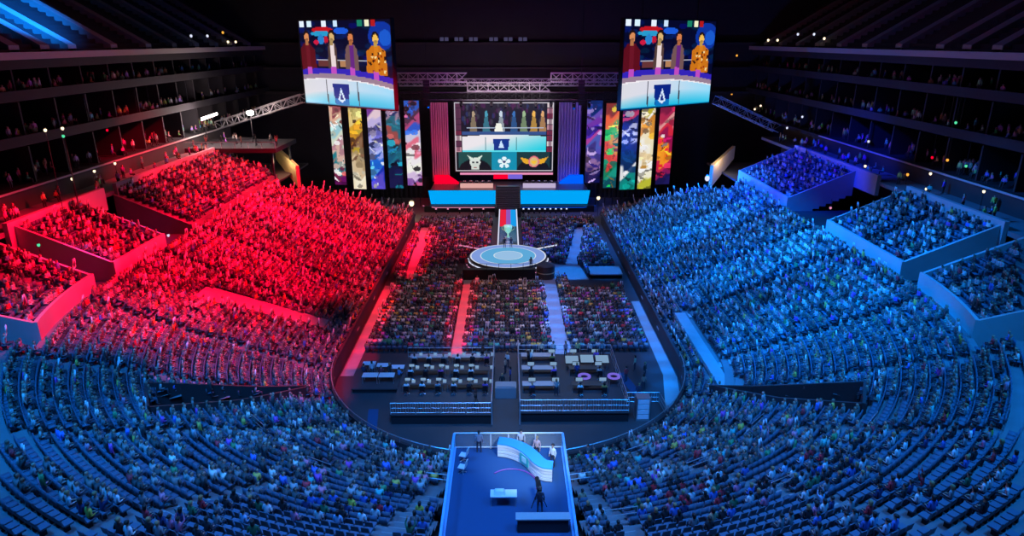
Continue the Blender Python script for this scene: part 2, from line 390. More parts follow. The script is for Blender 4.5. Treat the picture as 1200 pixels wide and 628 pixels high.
for s, key in ((-1, 'L'), (1, 'R')):
    for n, (ya, yb) in enumerate(UPSEC[key]):
        if n == 0: t0, t1 = (0.05, math.radians(20)) if s < 0 else (PI - math.radians(20), PI - .05)
        else: t0, t1 = sorted((TS(ya, s), TS(yb, s)))
        terrace(IU, IU + NUP, t0, t1, True, 'floor_upper_terrace')
        # painted parapet round three sides of each raised section
        mb = MB(); n_ = 14; zf = zrow(IU, True); PH = .0 if (s < 0 and n == 2) else .7
        tt = [t0 + (t1 - t0) * k / n_ for k in range(n_ + 1)]
        for a, b2 in zip(tt[:-1], tt[1:]):
            q = [P(a, DUP - .3), P(b2, DUP - .3), P(b2, DUP), P(a, DUP)]
            zl = zrow(NLOW - 2) - .3
            mb.hexa([(*p, zl) for p in q], [(*p, zf + PH) for p in q])
        for te, sg in ((t0, 1), (t1, -1)):
            dt = .28 if (te <= 0 or te >= PI) else .28 / (R0 + DUP)
            for i in range(NUP):
                d0 = DUP + i * PITCH; d1 = d0 + PITCH; za = zrow(IU + i, True)
                q = [P(te, d0), P(te, d1), P(te + sg * dt, d1), P(te + sg * dt, d0)]
                mb.hexa([(*p, za - 2.4) for p in q], [(*q[0], za + PH), (*q[1], za + PH + K * PITCH), (*q[2], za + PH + K * PITCH), (*q[3], za + PH)])
        struct('wall_section_parapet', mb, M['paint'] if PH else M['concrete'])
# back wall strip behind the top row and walkways between the raised sections
for s, nm in ((-1, 'left'), (1, 'right')):
    mb = MB(); dt = DUP + NUP * PITCH
    for (ya, yb) in ([(61.0, 77), (79.5, 108)] if s < 0 else [(61.0, 77.5), (84, 110)]):
        x0 = s * (R0 + dt); x1 = s * (R0 + dt + .5); mb.box(min(x0, x1), max(x0, x1), ya, yb, 13, zrow(IU + NUP, True) + 1.15)
    struct('wall_top_strip_' + nm, mb, M['paint'])
    mb = MB(); mb.box(min(s * 38.4, s * 53), max(s * 38.4, s * 53), 20, 128, 9.3, 9.6); struct('floor_concourse_' + nm, mb, M['dark'])
    # seats of the front row stand behind a low wall along the floor
mb = MB(); tl = [-58 + 58 * k / 20 for k in range(21)] + [PI * k / 60 for k in range(1, 61)] + [PI + 58 * k / 20 for k in range(1, 21)]
for a, b2 in zip(tl[:-1], tl[1:]):
    q = [P(a, -.25), P(b2, -.25), P(b2, -.02), P(a, -.02)]
    if abs((a + b2) / 2 - PI / 2) < .06: continue
    mb.hexa([(*p, 0) for p in q], [(*p, Z0 + .75) for p in q])
struct('wall_front_parapet', mb, M['suite'])
mb = MB()   # handrail on the near-end front wall
pts = [(*P(PI * k / 48, -.13), Z0 + 1.15) for k in range(49)]
mb.path(pts, .04)
for p in pts[::2]: mb.bar((p[0], p[1], Z0 + .7), p, .03)
tag(mb.build('guard_rail', M['steel']), 'long steel guard rail on the curved low wall at the foot of the near stand', 'railing')

# corner vomitories: pit floor, walls
for k, sx in ((1, 1), (2, -1)):
    poly = OPEN[k]; mb = MB(); n = len(poly)
    mb.add([(x, y, .1) for x, y in poly], [tuple(range(n))])
    pw = MB()
    for a in range(n):
        (x0, y0), (x1, y1) = poly[a], poly[(a + 1) % n]
        m2 = 6
        for q in range(m2):
            xa, ya = x0 + (x1 - x0) * q / m2, y0 + (y1 - y0) * q / m2; xb, yb = x0 + (x1 - x0) * (q + 1) / m2, y0 + (y1 - y0) * (q + 1) / m2
            def zz(x, y): return Z0 + K * max(0, (math.hypot(x, YC - y) if y < YC else abs(x)) - R0)
            nx, ny = (yb - ya), -(xb - xa); L_ = math.hypot(nx, ny); nx *= .22 / L_; ny *= .22 / L_
            pw.hexa([(xa, ya, 0), (xb, yb, 0), (xb + nx, yb + ny, 0), (xa + nx, ya + ny, 0)], [(xa, ya, zz(xa, ya) + .9), (xb, yb, zz(xb, yb) + .9), (xb + nx, yb + ny, zz(xb, yb) + .9), (xa + nx, ya + ny, zz(xa, ya) + .9)])
    struct('floor_tunnel', mb, M['dark']); struct('wall_tunnel', pw, M['suite'])
for poly in WALKS:
    mb = MB(); mb.add([(x, y, Z0 + K * (abs(x) - R0) + .35) for x, y in poly] + [(x, y, 0) for x, y in poly], [(0, 1, 2, 3), (4, 7, 6, 5), (0, 4, 5, 1), (1, 5, 6, 2), (2, 6, 7, 3), (3, 7, 4, 0)]); struct('floor_walkway', mb, M['carpet'])

# ------------------------------------------------------------------ arena floor and aisles
mb = MB(); mb.box(-60, 60, 15, 152, -.3, 0); struct('floor', mb, M['floor'])
AISLES = [[(-16.9, 86), (-16.9, 60), (-15.6, 60), (-15.6, 86)], [(-15.6, 116), (-14.6, 86), (-12.9, 86), (-13.9, 116)],
          [(-6.2, 88), (-6.2, 62), (-4.9, 62), (-4.9, 88)], [(4.6, 88), (4.9, 63), (6.9, 63), (6.6, 88)],
          [(15.9, 80), (15.6, 60), (14.4, 53.5), (15.7, 52.4), (16.9, 59.5), (16.9, 80)], [(12.1, 116), (8.6, 95), (10.6, 95), (13.9, 116)],
          [(6.3, 95), (6.3, 88.2), (11.4, 88.2), (10.6, 95)], [(-6.2, 85.2), (6.6, 85.2), (6.6, 88.2), (-6.2, 88.2)]]
for k, p in enumerate(AISLES):
    mb = MB(); n = len(p); z = .02 + .004 * k; mb.add([(x, y, z) for x, y in p] + [(x, y, 0) for x, y in p], [tuple(range(n))] + [(i, i + n, (i + 1) % n + n, (i + 1) % n) for i in range(n)]); struct('floor_aisle', mb, M['carpet'])
# lateral walkway on the right stand
LAT = [(20.0, 51.2), (21.0, 51.6), (21.0, 71), (19.6, 71)]
mb = MB(); mb.add([(x, y, 2.75) for x, y in LAT], [(0, 1, 2, 3)]); 
mb.hexa([(18.9, 51.5, 2.2), (20.1, 51.5, 2.2), (20.1, 70, 2.2), (18.9, 70, 2.2)], [(18.9, 51.5, 2.62), (20.1, 51.5, 2.62), (20.1, 70, 2.62), (18.9, 70, 2.62)])
mb.v = mb.v[4:]; mb.f = [tuple(i - 4 for i in f) for f in mb.f[1:]]; mb.m = mb.m[1:]
struct('floor_side_walkway', mb, M['step'])

# ------------------------------------------------------------------ side walls: suites in three levels, upper deck, ceiling, far wall
SUITE_LAMPS = []; SUITE_PEOPLE = []
for s, nm in ((-1, 'left'), (1, 'right')):
    X = 52.0; mb = MB()
    def bx(xa, xb, ya, yb, za, zb, mi=0, mb=mb, s=s): mb.box(min(s * xa, s * xb), max(s * xa, s * xb), ya, yb, za, zb, mi)
    bx(X, X + .6, 18, 127, 9, 16.5, 0)
    for z in (16.5, 21.2, 25.8, 30.0): bx(X, X + 7, 18, 150, z, z + .45, 2)
    for z in (21.2, 25.8): bx(X - .15, X + .1, 18, 150, z + .1, z + 1.1, 2)
    bx(X + 6, X + 6.5, 18, 150, 16.5, 31, 2)
    y = 20
    while y < 150:
        for z in (16.9, 21.6, 26.2): bx(X + .8, X + 6, y, y + .25, z, z + 4.0, 2)
        y += 6
    struct('wall_suites_' + nm, mb, [M['suite'], M['ledge'], M['dark']])
    mb = MB(); mb.box(min(s * 51.8, s * 52.3), max(s * 51.8, s * 52.3), 18, 126 if s < 0 else 112, 16.75, 16.95); struct('trim_1' if s < 0 else 'trim_2', mb, M['ledge'])
    mb = MB(); mb.box(min(s * 51.7, s * 52.4), max(s * 51.7, s * 52.4), 18, 150, 30.0, 30.75); struct('trim_3' if s < 0 else 'trim_4', mb, M['ledge'])
    mb = MB()      # upper deck
    for i in range(18):
        bx2 = sorted((s * (52.4 + i * .95), s * (53.35 + i * .95))); mb.box(bx2[0], bx2[1], 18, 150, 29, 31 + i * .55)
    struct('floor_upper_deck_' + nm, mb, M['dark'])
    mb = MB()
    for k in range(12):
        y = [58, 66, 74, 79, 84, 93, 102, 110, 118, 126, 134, 142][k]
        xa, xb = s * 52.4, s * 69.4; q = [(xa, y), (xb, y), (xb, y + 1.6), (xa, y + 1.6)]; zz = [31.1, 41.2, 41.2, 31.1]
        mb.hexa([(*p, z_ - .6) for p, z_ in zip(q, zz)], [(*p, z_ + .35) for p, z_ in zip(q, zz)])
    struct('floor_upper_stairs_' + nm, mb, M['paint'])
    mb = MB(); mb.box(min(s * 69.5, s * 70.5), max(s * 69.5, s * 70.5), 15, 152, 0, 50); struct('wall_' + nm, mb, M['dark'])
mb = MB(); mb.box(-70, 70, 150, 151, 0, 50); struct('wall_back', mb, M['dark'])
mb = MB(); mb.box(-70, 70, 15, 151, 50, 50.6); struct('ceiling', mb, M['dark'])
mb = MB()
for z in (21, 26, 31): mb.box(-69, 69, 147.5, 150, z, z + .5)
struct('wall_far_balcony', mb, M['suite'])
#PART2
# ------------------------------------------------------------------ seating: bowl seats and floor seats
CT, ST = math.cos(math.radians(18.9)), math.sin(math.radians(18.9))
def proj(x, y, z):
    zc = z - 32; dep = y * CT - zc * ST; up_ = y * ST + zc * CT
    return 595 + 781 * x / dep, 314 - 781 * up_ / dep, dep
ORD = ['first', 'second', 'third', 'fourth', 'fifth', 'sixth', 'seventh', 'eighth', 'ninth', 'tenth', 'eleventh', 'twelfth', 'thirteenth', 'fourteenth', 'fifteenth', 'sixteenth', 'seventeenth', 'eighteenth', 'nineteenth', 'twentieth']
def ordinal(n):
    if n <= 20: return ORD[n - 1]
    t = ['', '', 'twenty', 'thirty', 'forty', 'fifty', 'sixty', 'seventy', 'eighty', 'ninety']
    if n >= 100: return str(n) + 'th'
    if n % 10 == 0: return t[n // 10][:-1] + 'ieth'
    return t[n // 10] + '-' + ORD[n % 10 - 1]
seats = []      # x, y, z, rz, row, up, seat index from the centre line, zone
for up in (False, True):
    rows = range(0, NLOW + 13) if not up else range(IU, IU + NUP)
    for i in rows:
        d = i * PITCH + .5 if not up else DUP + (i - IU) * PITCH + .5
        z = zrow(i, up); r = R0 + d; yf = yfar(d); spans = []
        if not up and i >= NLOW: spans = [(math.radians(24), math.radians(156), 'N')]
        elif not up: spans = [(-(yf - YC), 0, 'L'), (0, PI, 'N'), (PI, PI + yf - YC, 'R')]
        else:
            for s, key in ((-1, 'L'), (1, 'R')):
                for n, (ya, yb) in enumerate(UPSEC[key]):
                    if n == 0: t0, t1 = (0.06, math.radians(19)) if s < 0 else (PI - math.radians(19), PI - .06)
                    else: t0, t1 = sorted((TS(ya + .5, s), TS(yb - .4, s)))
                    spans.append((t0, t1, 'U' + key))
        for t0, t1, zone in spans:
            arc = 0 <= t0 and t1 <= PI; step = .56 / r if arc else .56
            tm = PI / 2 if zone == 'N' else t0
            ks = np.arange(math.ceil((t0 - tm) / step), math.floor((t1 - tm) / step) + 1)
            for k in ks:
                tau = tm + k * step
                if in_aisle(tau, d): continue
                x, y = P(tau, d)
                if not up:
                    if in_open(x, y) or inpoly(x, y, LAT) or (18.7 < x < 20.3 and 51 < y < 70): continue
                    if zone != 'N' and abs(x) > 38.2 and y > 126: continue
                ix, iy = inward(tau); seats.append((x, y, z, math.atan2(-ix, iy), i, up, int(k), zone))
# floor seats: blocks between the aisles
fseats = []
def floor_block(x0, x1, y0, y1, zone):
    r = 0; y = y0
    while y < y1:
        x = x0
        while x < x1:
            if not any(inpoly(x, y, p) for p in AISLES) and not (abs(x) < 2.6 and y > 100) and (x * x + (y - 95.5) ** 2) > 6.6 ** 2 and not (-7.2 < x < 7.6 and 87.5 < y < 95.5) and not (8.5 < x < 14.4 and 83.0 < y < 87.6) and not (11.4 < x < 16.5 and 88.4 < y < 92.5):
                fseats.append((x, y, 0.0, 0.0, r, False, 0, zone))
            x += .58
        y += .95; r += 1
floor_block(-15.2, 15.0, 65.5, 85.0, 'F'); floor_block(-15.9, 16.0, 88.5, 120.0, 'F'); floor_block(-15.2, 8.2, 85.0, 88.5, 'F')
seats = np.array([(s[0], s[1], s[2], s[3], s[4], s[5], s[6]) for s in seats] ), [s[7] for s in seats]
SA, SZ = seats; N = len(SA)
occp = {'L': .97, 'R': .97, 'N': .74, 'UL': .72, 'UR': .62}
pN = np.interp(SA[:, 1], [24, 32, 38, 46], [.30, .55, .78, .95]); occ = rng.random(N) < np.array([pN[k] if z == 'N' else occp[z] for k, z in enumerate(SZ)])
# a few stretches of empty rows in the near stand and the raised sections
blk = (np.sin(SA[:, 0] * .55 + SA[:, 4] * .35) + np.sin(SA[:, 1] * .43 - SA[:, 4] * .5)) ; occ &= ~((blk > 1.3) & (SA[:, 1] < 44) & (np.array([z in ('N', 'UL', 'UR') for z in SZ])))
# violet-blue empty rows at the far right of the raised seats
pj = np.array([proj(a[0], a[1], a[2] + .8) for a in SA])
infr = (pj[:, 0] > 4) & (pj[:, 0] < 1196) & (pj[:, 1] < 624)
hidb = (pj[:, 0] < 450) & (pj[:, 1] > 462) & (pj[:, 1] < 582)
near = np.array([z == 'N' for z in SZ]) & infr & ~hidb
order = np.argsort(pj[:, 2])
ind_p = [k for k in order if near[k] and occ[k]][:250]
ind_s = [k for k in order if near[k]][:300]
CW = [('white', (.75, .75, .78)), ('grey', (.25, .25, .27)), ('black', (.02, .02, .025)), ('blue', (.06, .16, .55)), ('dark green', (.03, .16, .08)), ('red', (.6, .03, .05)), ('pink', (.7, .2, .35)), ('navy', (.02, .04, .14)), ('pale blue', (.35, .55, .8)), ('yellow', (.75, .55, .08)), ('tan', (.45, .33, .2))]
CWp = np.array([.17, .15, .22, .12, .04, .07, .05, .08, .05, .02, .03]); CWp /= CWp.sum()
# --- individual seats (seat pan, backrest) in the near stand
SEAT_PROTO = None
def seat_proto():
    r = empty('arena_seat'); a = MB(); a.box(-.23, .23, -.20, .22, .40, .47); a.box(-.21, .21, -.18, .2, .37, .40); a.build('seat', M['seat'], r)
    b = MB(); b.hexa([(-.23, -.26, .45), (.23, -.26, .45), (.23, -.20, .45), (-.23, -.20, .45)], [(-.20, -.34, .86), (.20, -.34, .86), (.20, -.29, .86), (-.20, -.29, .86)]); b.build('backrest', M['seatshell'], r)
    c = MB(); c.box(-.03, .03, -.2, .1, .0, .40); c.build('stand', M['blackm'], r); return r
proto = seat_proto(); first = True
def whereabouts(k):
    si = int(SA[k, 6]); side = 'left' if si < 0 else 'right'
    return ordinal(int(SA[k, 4]) + 1), ordinal(abs(si) + 0 if si else 1), side
for k in ind_s:
    o = proto if first else copy_tree(proto); first = False
    o.location = (SA[k, 0], SA[k, 1], SA[k, 2]); o.rotation_euler = (0, 0, SA[k, 3]); r, n, side = whereabouts(k)
    tag(o, f"{'occupied' if occ[k] else 'empty'} dark arena seat, {r} row up near stand, {n} {side} of its centre line", 'seat', 'seats in the near stand')
for k in ind_p:
    c = CW[rng.choice(len(CW), p=CWp)]; h = int(rng.choice(4, p=[.5, .3, .12, .08])); r, n, side = whereabouts(k)
    pose = 'sitlap' if rng.random() < .97 else 'situp'; col = tuple(np.clip(np.array(c[1]) * rng.uniform(.85, 1.15), 0, 1))
    person(pose, (SA[k, 0], SA[k, 1], SA[k, 2] - .03), SA[k, 3] + rng.normal(0, .12), col, h, f"seated person in {c[0]} top, {r} row up near stand, {n} {side} of its centre", 'spectators in the near stand', rng.uniform(.95, 1.05))
# --- all other seats and people
rest_s = np.setdiff1d(np.arange(N), ind_s); FS = np.array([f[:4] for f in fseats])
mbs = MB(); mbs.box(-.23, .23, -.20, .22, .40, .47); mbs.box(-.23, .23, -.30, -.23, .42, .86); mbs.box(-.03, .03, -.2, .1, 0, .4)
tl_ = (np.array(mbs.v), np.array([i for f in mbs.f for i in f]), np.full(len(mbs.f), 4), np.zeros(len(mbs.f), int))
# only seats that can be seen: in frame
vis = infr[rest_s]; rs = rest_s[vis]
V, L, Sz, T, I = scatter([tl_], SA[rs][:, :3], SA[rs][:, 3], np.ones(len(rs)), np.zeros(len(rs), int))
tag(npmesh('seat_rows', V, L, Sz, [M['seat']]), 'dark rows of folding arena seats filling the whole bowl', 'seating', kind='stuff')
V, L, Sz, T, I = scatter([tl_], FS[:, :3], FS[:, 3], np.ones(len(FS)), np.zeros(len(FS), int))
tag(npmesh('floor_chairs', V, L, Sz, [M['seat']]), 'rows of black chairs set out across the flat arena floor', 'seating', kind='stuff')
LT = [lowtpl(p) for p in ('sitlap', 'situp', 'stand', 'standup')]
rp = np.array([k for k in np.nonzero(occ & infr)[0] if k not in set(ind_p)]); focc = rng.random(len(FS)) < .965
A = np.concatenate([SA[rp][:, :4], FS[focc]]); nb = len(rp); n = len(A); zone = [SZ[k] for k in rp] + ['F'] * int(focc.sum())
lit = np.array([z in ('L', 'R') for z in zone]); flo = np.array([z == 'F' for z in zone])
u = rng.random(n); which = np.where(lit, np.where(u < .80, 0, np.where(u < .92, 1, np.where(u < .97, 2, 3))), np.where(flo, np.where(u < .90, 0, np.where(u < .95, 1, 2)), np.where(u < .9, 0, np.where(u < .93, 1, 2))))
ang = A[:, 3] + rng.normal(0, .15, n)
pos = A[:, :3].copy(); pos[:, 2] -= .03 * (which < 2); pos[:, :2] += rng.normal(0, .04, (n, 2))
V, L, Sz, T, I = scatter(LT, pos, ang, rng.uniform(.94, 1.06, n), which)
# clothing colours, one set per person
topc = np.zeros((n, 3)); ci = rng.random(n)
v = np.where(ci < .40, rng.uniform(.015, .05, n), np.where(ci < .65, rng.uniform(.12, .35, n), rng.uniform(.42, .72, n)))
topc[:] = v[:, None] * rng.uniform(.9, 1.1, (n, 3))
nr_ = np.array([z == 'N' for z in zone]) & (A[:, 1] < 58); topc[nr_] = np.clip(topc[nr_] * .55 + .05, 0, .4)  # near-stand tops flattened in colour to imitate the hazy blue veil
hue = rng.random(n) < np.where(flo, .42, .22)
pal = np.array([(.7, .04, .06), (.8, .25, .35), (.1, .2, .7), (.75, .5, .1), (.1, .5, .45), (.5, .1, .5), (.8, .75, .65), (.08, .3, .12)])
topc[hue] = pal[rng.integers(0, len(pal), hue.sum())]
dim = flo & (rng.random(n) < .2); topc[dim] = rng.uniform(.01, .04, (dim.sum(), 1)) * np.ones(3)
skin = np.array([.5, .31, .22]) * rng.uniform(.45, 1.25, (n, 1)); trou = rng.uniform(.01, .12, (n, 1)) * np.array([.9, .95, 1.3]); hair = np.array([.03, .02, .015]) * rng.uniform(.5, 5, (n, 1))
tabs = np.stack([np.clip(skin, 0, 1), topc, trou, np.full((n, 3), .03), hair, np.full((n, 3), .85)], 1)
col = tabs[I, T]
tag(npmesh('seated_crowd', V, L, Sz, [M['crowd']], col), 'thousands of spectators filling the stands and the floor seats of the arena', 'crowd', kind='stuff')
print('SEATS', N, 'CROWD', n, 'faces', len(Sz))
# concourse spectators and suite guests
pts = []
for s in (-1, 1):
    for k in range(60): pts.append((s * rng.uniform(48, 51.5), rng.uniform(30, 122), 9.6 + 5.2, s * PI / 2 + rng.normal(0, .6)))
    for lv in (16.95, 21.65, 26.25):
        for k in range(190): pts.append((s * rng.uniform(52.8, 56), rng.uniform(24, 146), lv, s * PI / 2 + rng.normal(0, .5)))
pts = np.array(pts); n2 = len(pts)
mb = MB()
for s in (-1, 1): mb.box(min(s * 47.6, s * 52), max(s * 47.6, s * 52), 20, 126, 14.3, 14.78)
struct('floor_concourse_walk', mb, M['concrete'])
V, L, Sz, T, I = scatter(LT, pts[:, :3], pts[:, 3], np.ones(n2), np.where(rng.random(n2) < .6, 2, 0))
c2 = np.stack([np.tile([.5, .3, .2], (n2, 1)), rng.uniform(.05, .8, (n2, 3)), np.full((n2, 3), .04), np.full((n2, 3), .03), np.full((n2, 3), .03), np.full((n2, 3), .5)], 1)
tag(npmesh('suite_crowd', V, L, Sz, [M['crowd']], c2[I, T]), 'dim guests standing and sitting in the dark suite levels along both sides', 'crowd', kind='stuff')
#PART3
# ------------------------------------------------------------------ LED pictures: coloured cells, painted in unit coordinates (u right, v down)
class Pic:
    def __init__(s, w_, h_, bg=(0, 0, 0)):
        s.w = w_; s.h = h_; s.a = np.zeros((h_, w_, 3)); s.a[:] = bg; yy, xx = np.mgrid[0:h_, 0:w_]; s.u = (xx + .5) / w_; s.v = (yy + .5) / h_
    def put(s, m_, c, k=1.0): s.a[m_] = s.a[m_] * (1 - k) + np.array(c) * k; return s
    def rect(s, u0, v0, u1, v1, c, k=1.0): return s.put((s.u >= u0) & (s.u < u1) & (s.v >= v0) & (s.v < v1), c, k)
    def ell(s, u, v, a, b, c, k=1.0): return s.put(((s.u - u) / a) ** 2 + ((s.v - v) / b) ** 2 < 1, c, k)
    def poly(s, pts, c, k=1.0):
        m_ = np.zeros(s.u.shape, bool); n = len(pts)
        for i in range(n):
            x1, y1 = pts[i]; x2, y2 = pts[(i + 1) % n]
            if y1 == y2: continue
            m_ ^= ((y1 > s.v) != (y2 > s.v)) & (s.u < (x2 - x1) * (s.v - y1) / (y2 - y1) + x1)
        return s.put(m_, c, k)
    def mesh(s, name, mt, A0, U, V, parent, thick=0):      # A0 top-left corner, U right vector, V down vector (local)
        A0 = np.array(A0, float); U = np.array(U, float); V = np.array(V, float)
        gu = np.arange(s.w + 1) / s.w; gv = np.arange(s.h + 1) / s.h
        Pn = A0 + gu[None, :, None] * U + gv[:, None, None] * V; vs = Pn.reshape(-1, 3); W = s.w + 1
        i, j2 = np.mgrid[0:s.h, 0:s.w]; q = (i * W + j2).ravel(); L = np.stack([q, q + W, q + W + 1, q + 1], 1).ravel()
        c = np.clip(s.a.reshape(-1, 3), 0, 1); c = np.where(c < .04, c / 12.92, ((c + .055) / 1.055) ** 2.4)
        return npmesh(name, vs, L, np.full(s.w * s.h, 4), [mt], c, parent=parent)

def people_pic(Wd, Hd):
    p = Pic(Wd, Hd, (.02, .03, .16)); r = random.Random(5)
    for k in range(60): p.ell(r.random(), r.random() * .5, .05, .03, (.02, .05 + r.random() * .15, .25 + r.random() * .25), .6)
    p.ell(.90, .18, .13, .16, (.05, .2, .62)); p.ell(.94, .2, .06, .09, (.1, .35, .8))
    for u_, c in ((.01, (.9, .95, 1)), (.10, (.85, .95, 1)), (.27, (.9, .95, 1)), (.40, (.8, .9, 1)), (.66, (.1, .5, .4)), (.74, (.95, .95, .8)), (.80, (.7, .1, .1))): p.rect(u_, 0, u_ + .05, .07, c)
    p.ell(.27, .105, .12, .035, (.75, .08, .12)); p.ell(.26, .15, .13, .03, (.15, .6, .8)); p.ell(.48, .12, .08, .04, (.1, .35, .85)); p.ell(.25, .22, .035, .06, (.15, .5, .8)); p.ell(.19, .25, .03, .03, (.8, .1, .25)); p.ell(.31, .22, .025, .04, (.75, .1, .2))
    p.rect(.18, .455, .80, .47, (.7, .7, .75)); p.rect(.2, .47, .34, .53, (.4, .2, .2)); p.rect(.45, .47, .52, .53, (.7, .5, .35)); p.rect(.3, .25, .5, .45, (.05, .05, .2), .6)
    def man(u_, hv, jac, shirt, sk, w_=.075, bot=.58):
        p.poly([(u_ - .035, hv + .08), (u_ + .035, hv + .08), (u_ + w_, hv + .15), (u_ + w_ * 1.15, bot), (u_ - w_ * 1.15, bot), (u_ - w_, hv + .15)], jac)
        p.poly([(u_ - .02, hv + .08), (u_ + .025, hv + .08), (u_ + .03, bot), (u_ - .02, bot)], shirt)
        p.ell(u_, hv - .01, .036, .06, (.12, .06, .05)); p.ell(u_ + .003, hv + .015, .028, .055, sk); p.ell(u_ + .003, hv + .045, .02, .022, tuple(x * .7 for x in sk)); p.rect(u_ - .018, hv + .05, u_ + .016, hv + .10, tuple(x * .8 for x in sk))
    man(.08, .18, (.36, .05, .10), (.42, .08, .14), (.85, .55, .35), .085); man(.37, .18, (.33, .24, .22), (.92, .85, .85), (.85, .7, .45), .05)
    man(.58, .19, (.45, .33, .33), (.40, .15, .5), (.85, .5, .3), .065); man(.84, .20, (.80, .45, .08), (.85, .5, .1), (.95, .75, .35), .095, .62)
    for k in range(26): p.ell(.76 + r.random() * .17, .34 + r.random() * .25, .010, .013, random.Random(k).choice([(.15, .05, .05), (.95, .85, .6), (.6, .2, .05)]))
    def arc(u_): return (u_ - .35) ** 2 * .22
    top = p.v - arc(p.u)
    p.put((top > .555) & (top < .62), (.20, .14, .72)); 
    for u_ in (.09, .37, .58, .83): p.put((top > .53) & (top < .62) & (abs(p.u - u_) < .03), (.75, .3, .75))
    p.put((top > .62) & (top < .675), (.60, .50, .58)); p.put((top > .675) & (top < .69), (.95, .93, .95))
    f = top > .69; base = np.stack([.86 - .3 * np.clip((p.u - .35) * 1.4, 0, 1), .86 + .0 * p.u, .88 + .1 * p.u], -1); p.a[f] = base[f]
    lo = np.clip((top - .80) / .2 + (p.u - .5) * .5, 0, 1)[..., None]; cy = np.array([.02, .72, .88]); p.a[f] = (p.a * (1 - lo * .95) + cy * lo * .95)[f]
    for u_ in (.27, .62): p.put(f & (abs(p.u - u_ - .03 * (top - .69)) < .006), (.25, .25, .3))
    p.poly([(.34, .74), (.53, .74), (.515, .98), (.36, .98)], (.04, .14, .52)); p.poly([(.36, .92), (.515, .92), (.515, .99), (.365, .99)], (.05, .45, .75))
    p.poly([(.435, .78), (.475, .93), (.435, .965), (.395, .93)], (.85, .92, 1)); p.poly([(.435, .84), (.455, .92), (.435, .935), (.415, .92)], (.04, .14, .52))
    p.rect(0, .985, 1, 1, (.02, .5, .7)); return p

def hang_screen(sx):
    xi, yi, xo, yo = 16.5, 99.8, 32.9, 111.8
    L0 = (-xo, yo) if sx < 0 else (xi, yi); L1 = (-xi, yi) if sx < 0 else (xo, yo)
    th = math.atan2(L1[1] - L0[1], L1[0] - L0[0]); Wd = math.hypot(L1[0] - L0[0], L1[1] - L0[1]); z0, z1 = 22.3, 34.75
    r = empty('hanging_screen', (L0[0], L0[1], z0), th); H = z1 - z0
    side = 'left' if sx < 0 else 'right'
    people_pic(112, 84).mesh('display', M['led'], (0, 0, H), (Wd, 0, 0), (0, 0, -H), r)
    b = MB(); b.box(-.15, Wd + .15, .05, .6, -.15, H + .15); b.box(-.2, 0, -.06, .6, -.2, H + .2); b.box(Wd, Wd + .2, -.06, .6, -.2, H + .2); b.box(-.2, Wd + .2, -.06, .6, H, H + .2); b.box(-.2, Wd + .2, -.06, .6, -.2, 0)
    b.build('cabinet', M['black'], r)
    for k in (0.2, .8):
        c = MB(); c.bar((Wd * k, .5, H), (Wd * k, .5, 50 - z0), .06); c.build('hanging_cable', M['blackm'], r)
    tag(r, f"large hanging video screen {side} of the stage showing four people at a white desk", 'screen', 'hanging video screens')
hang_screen(-1); hang_screen(1)

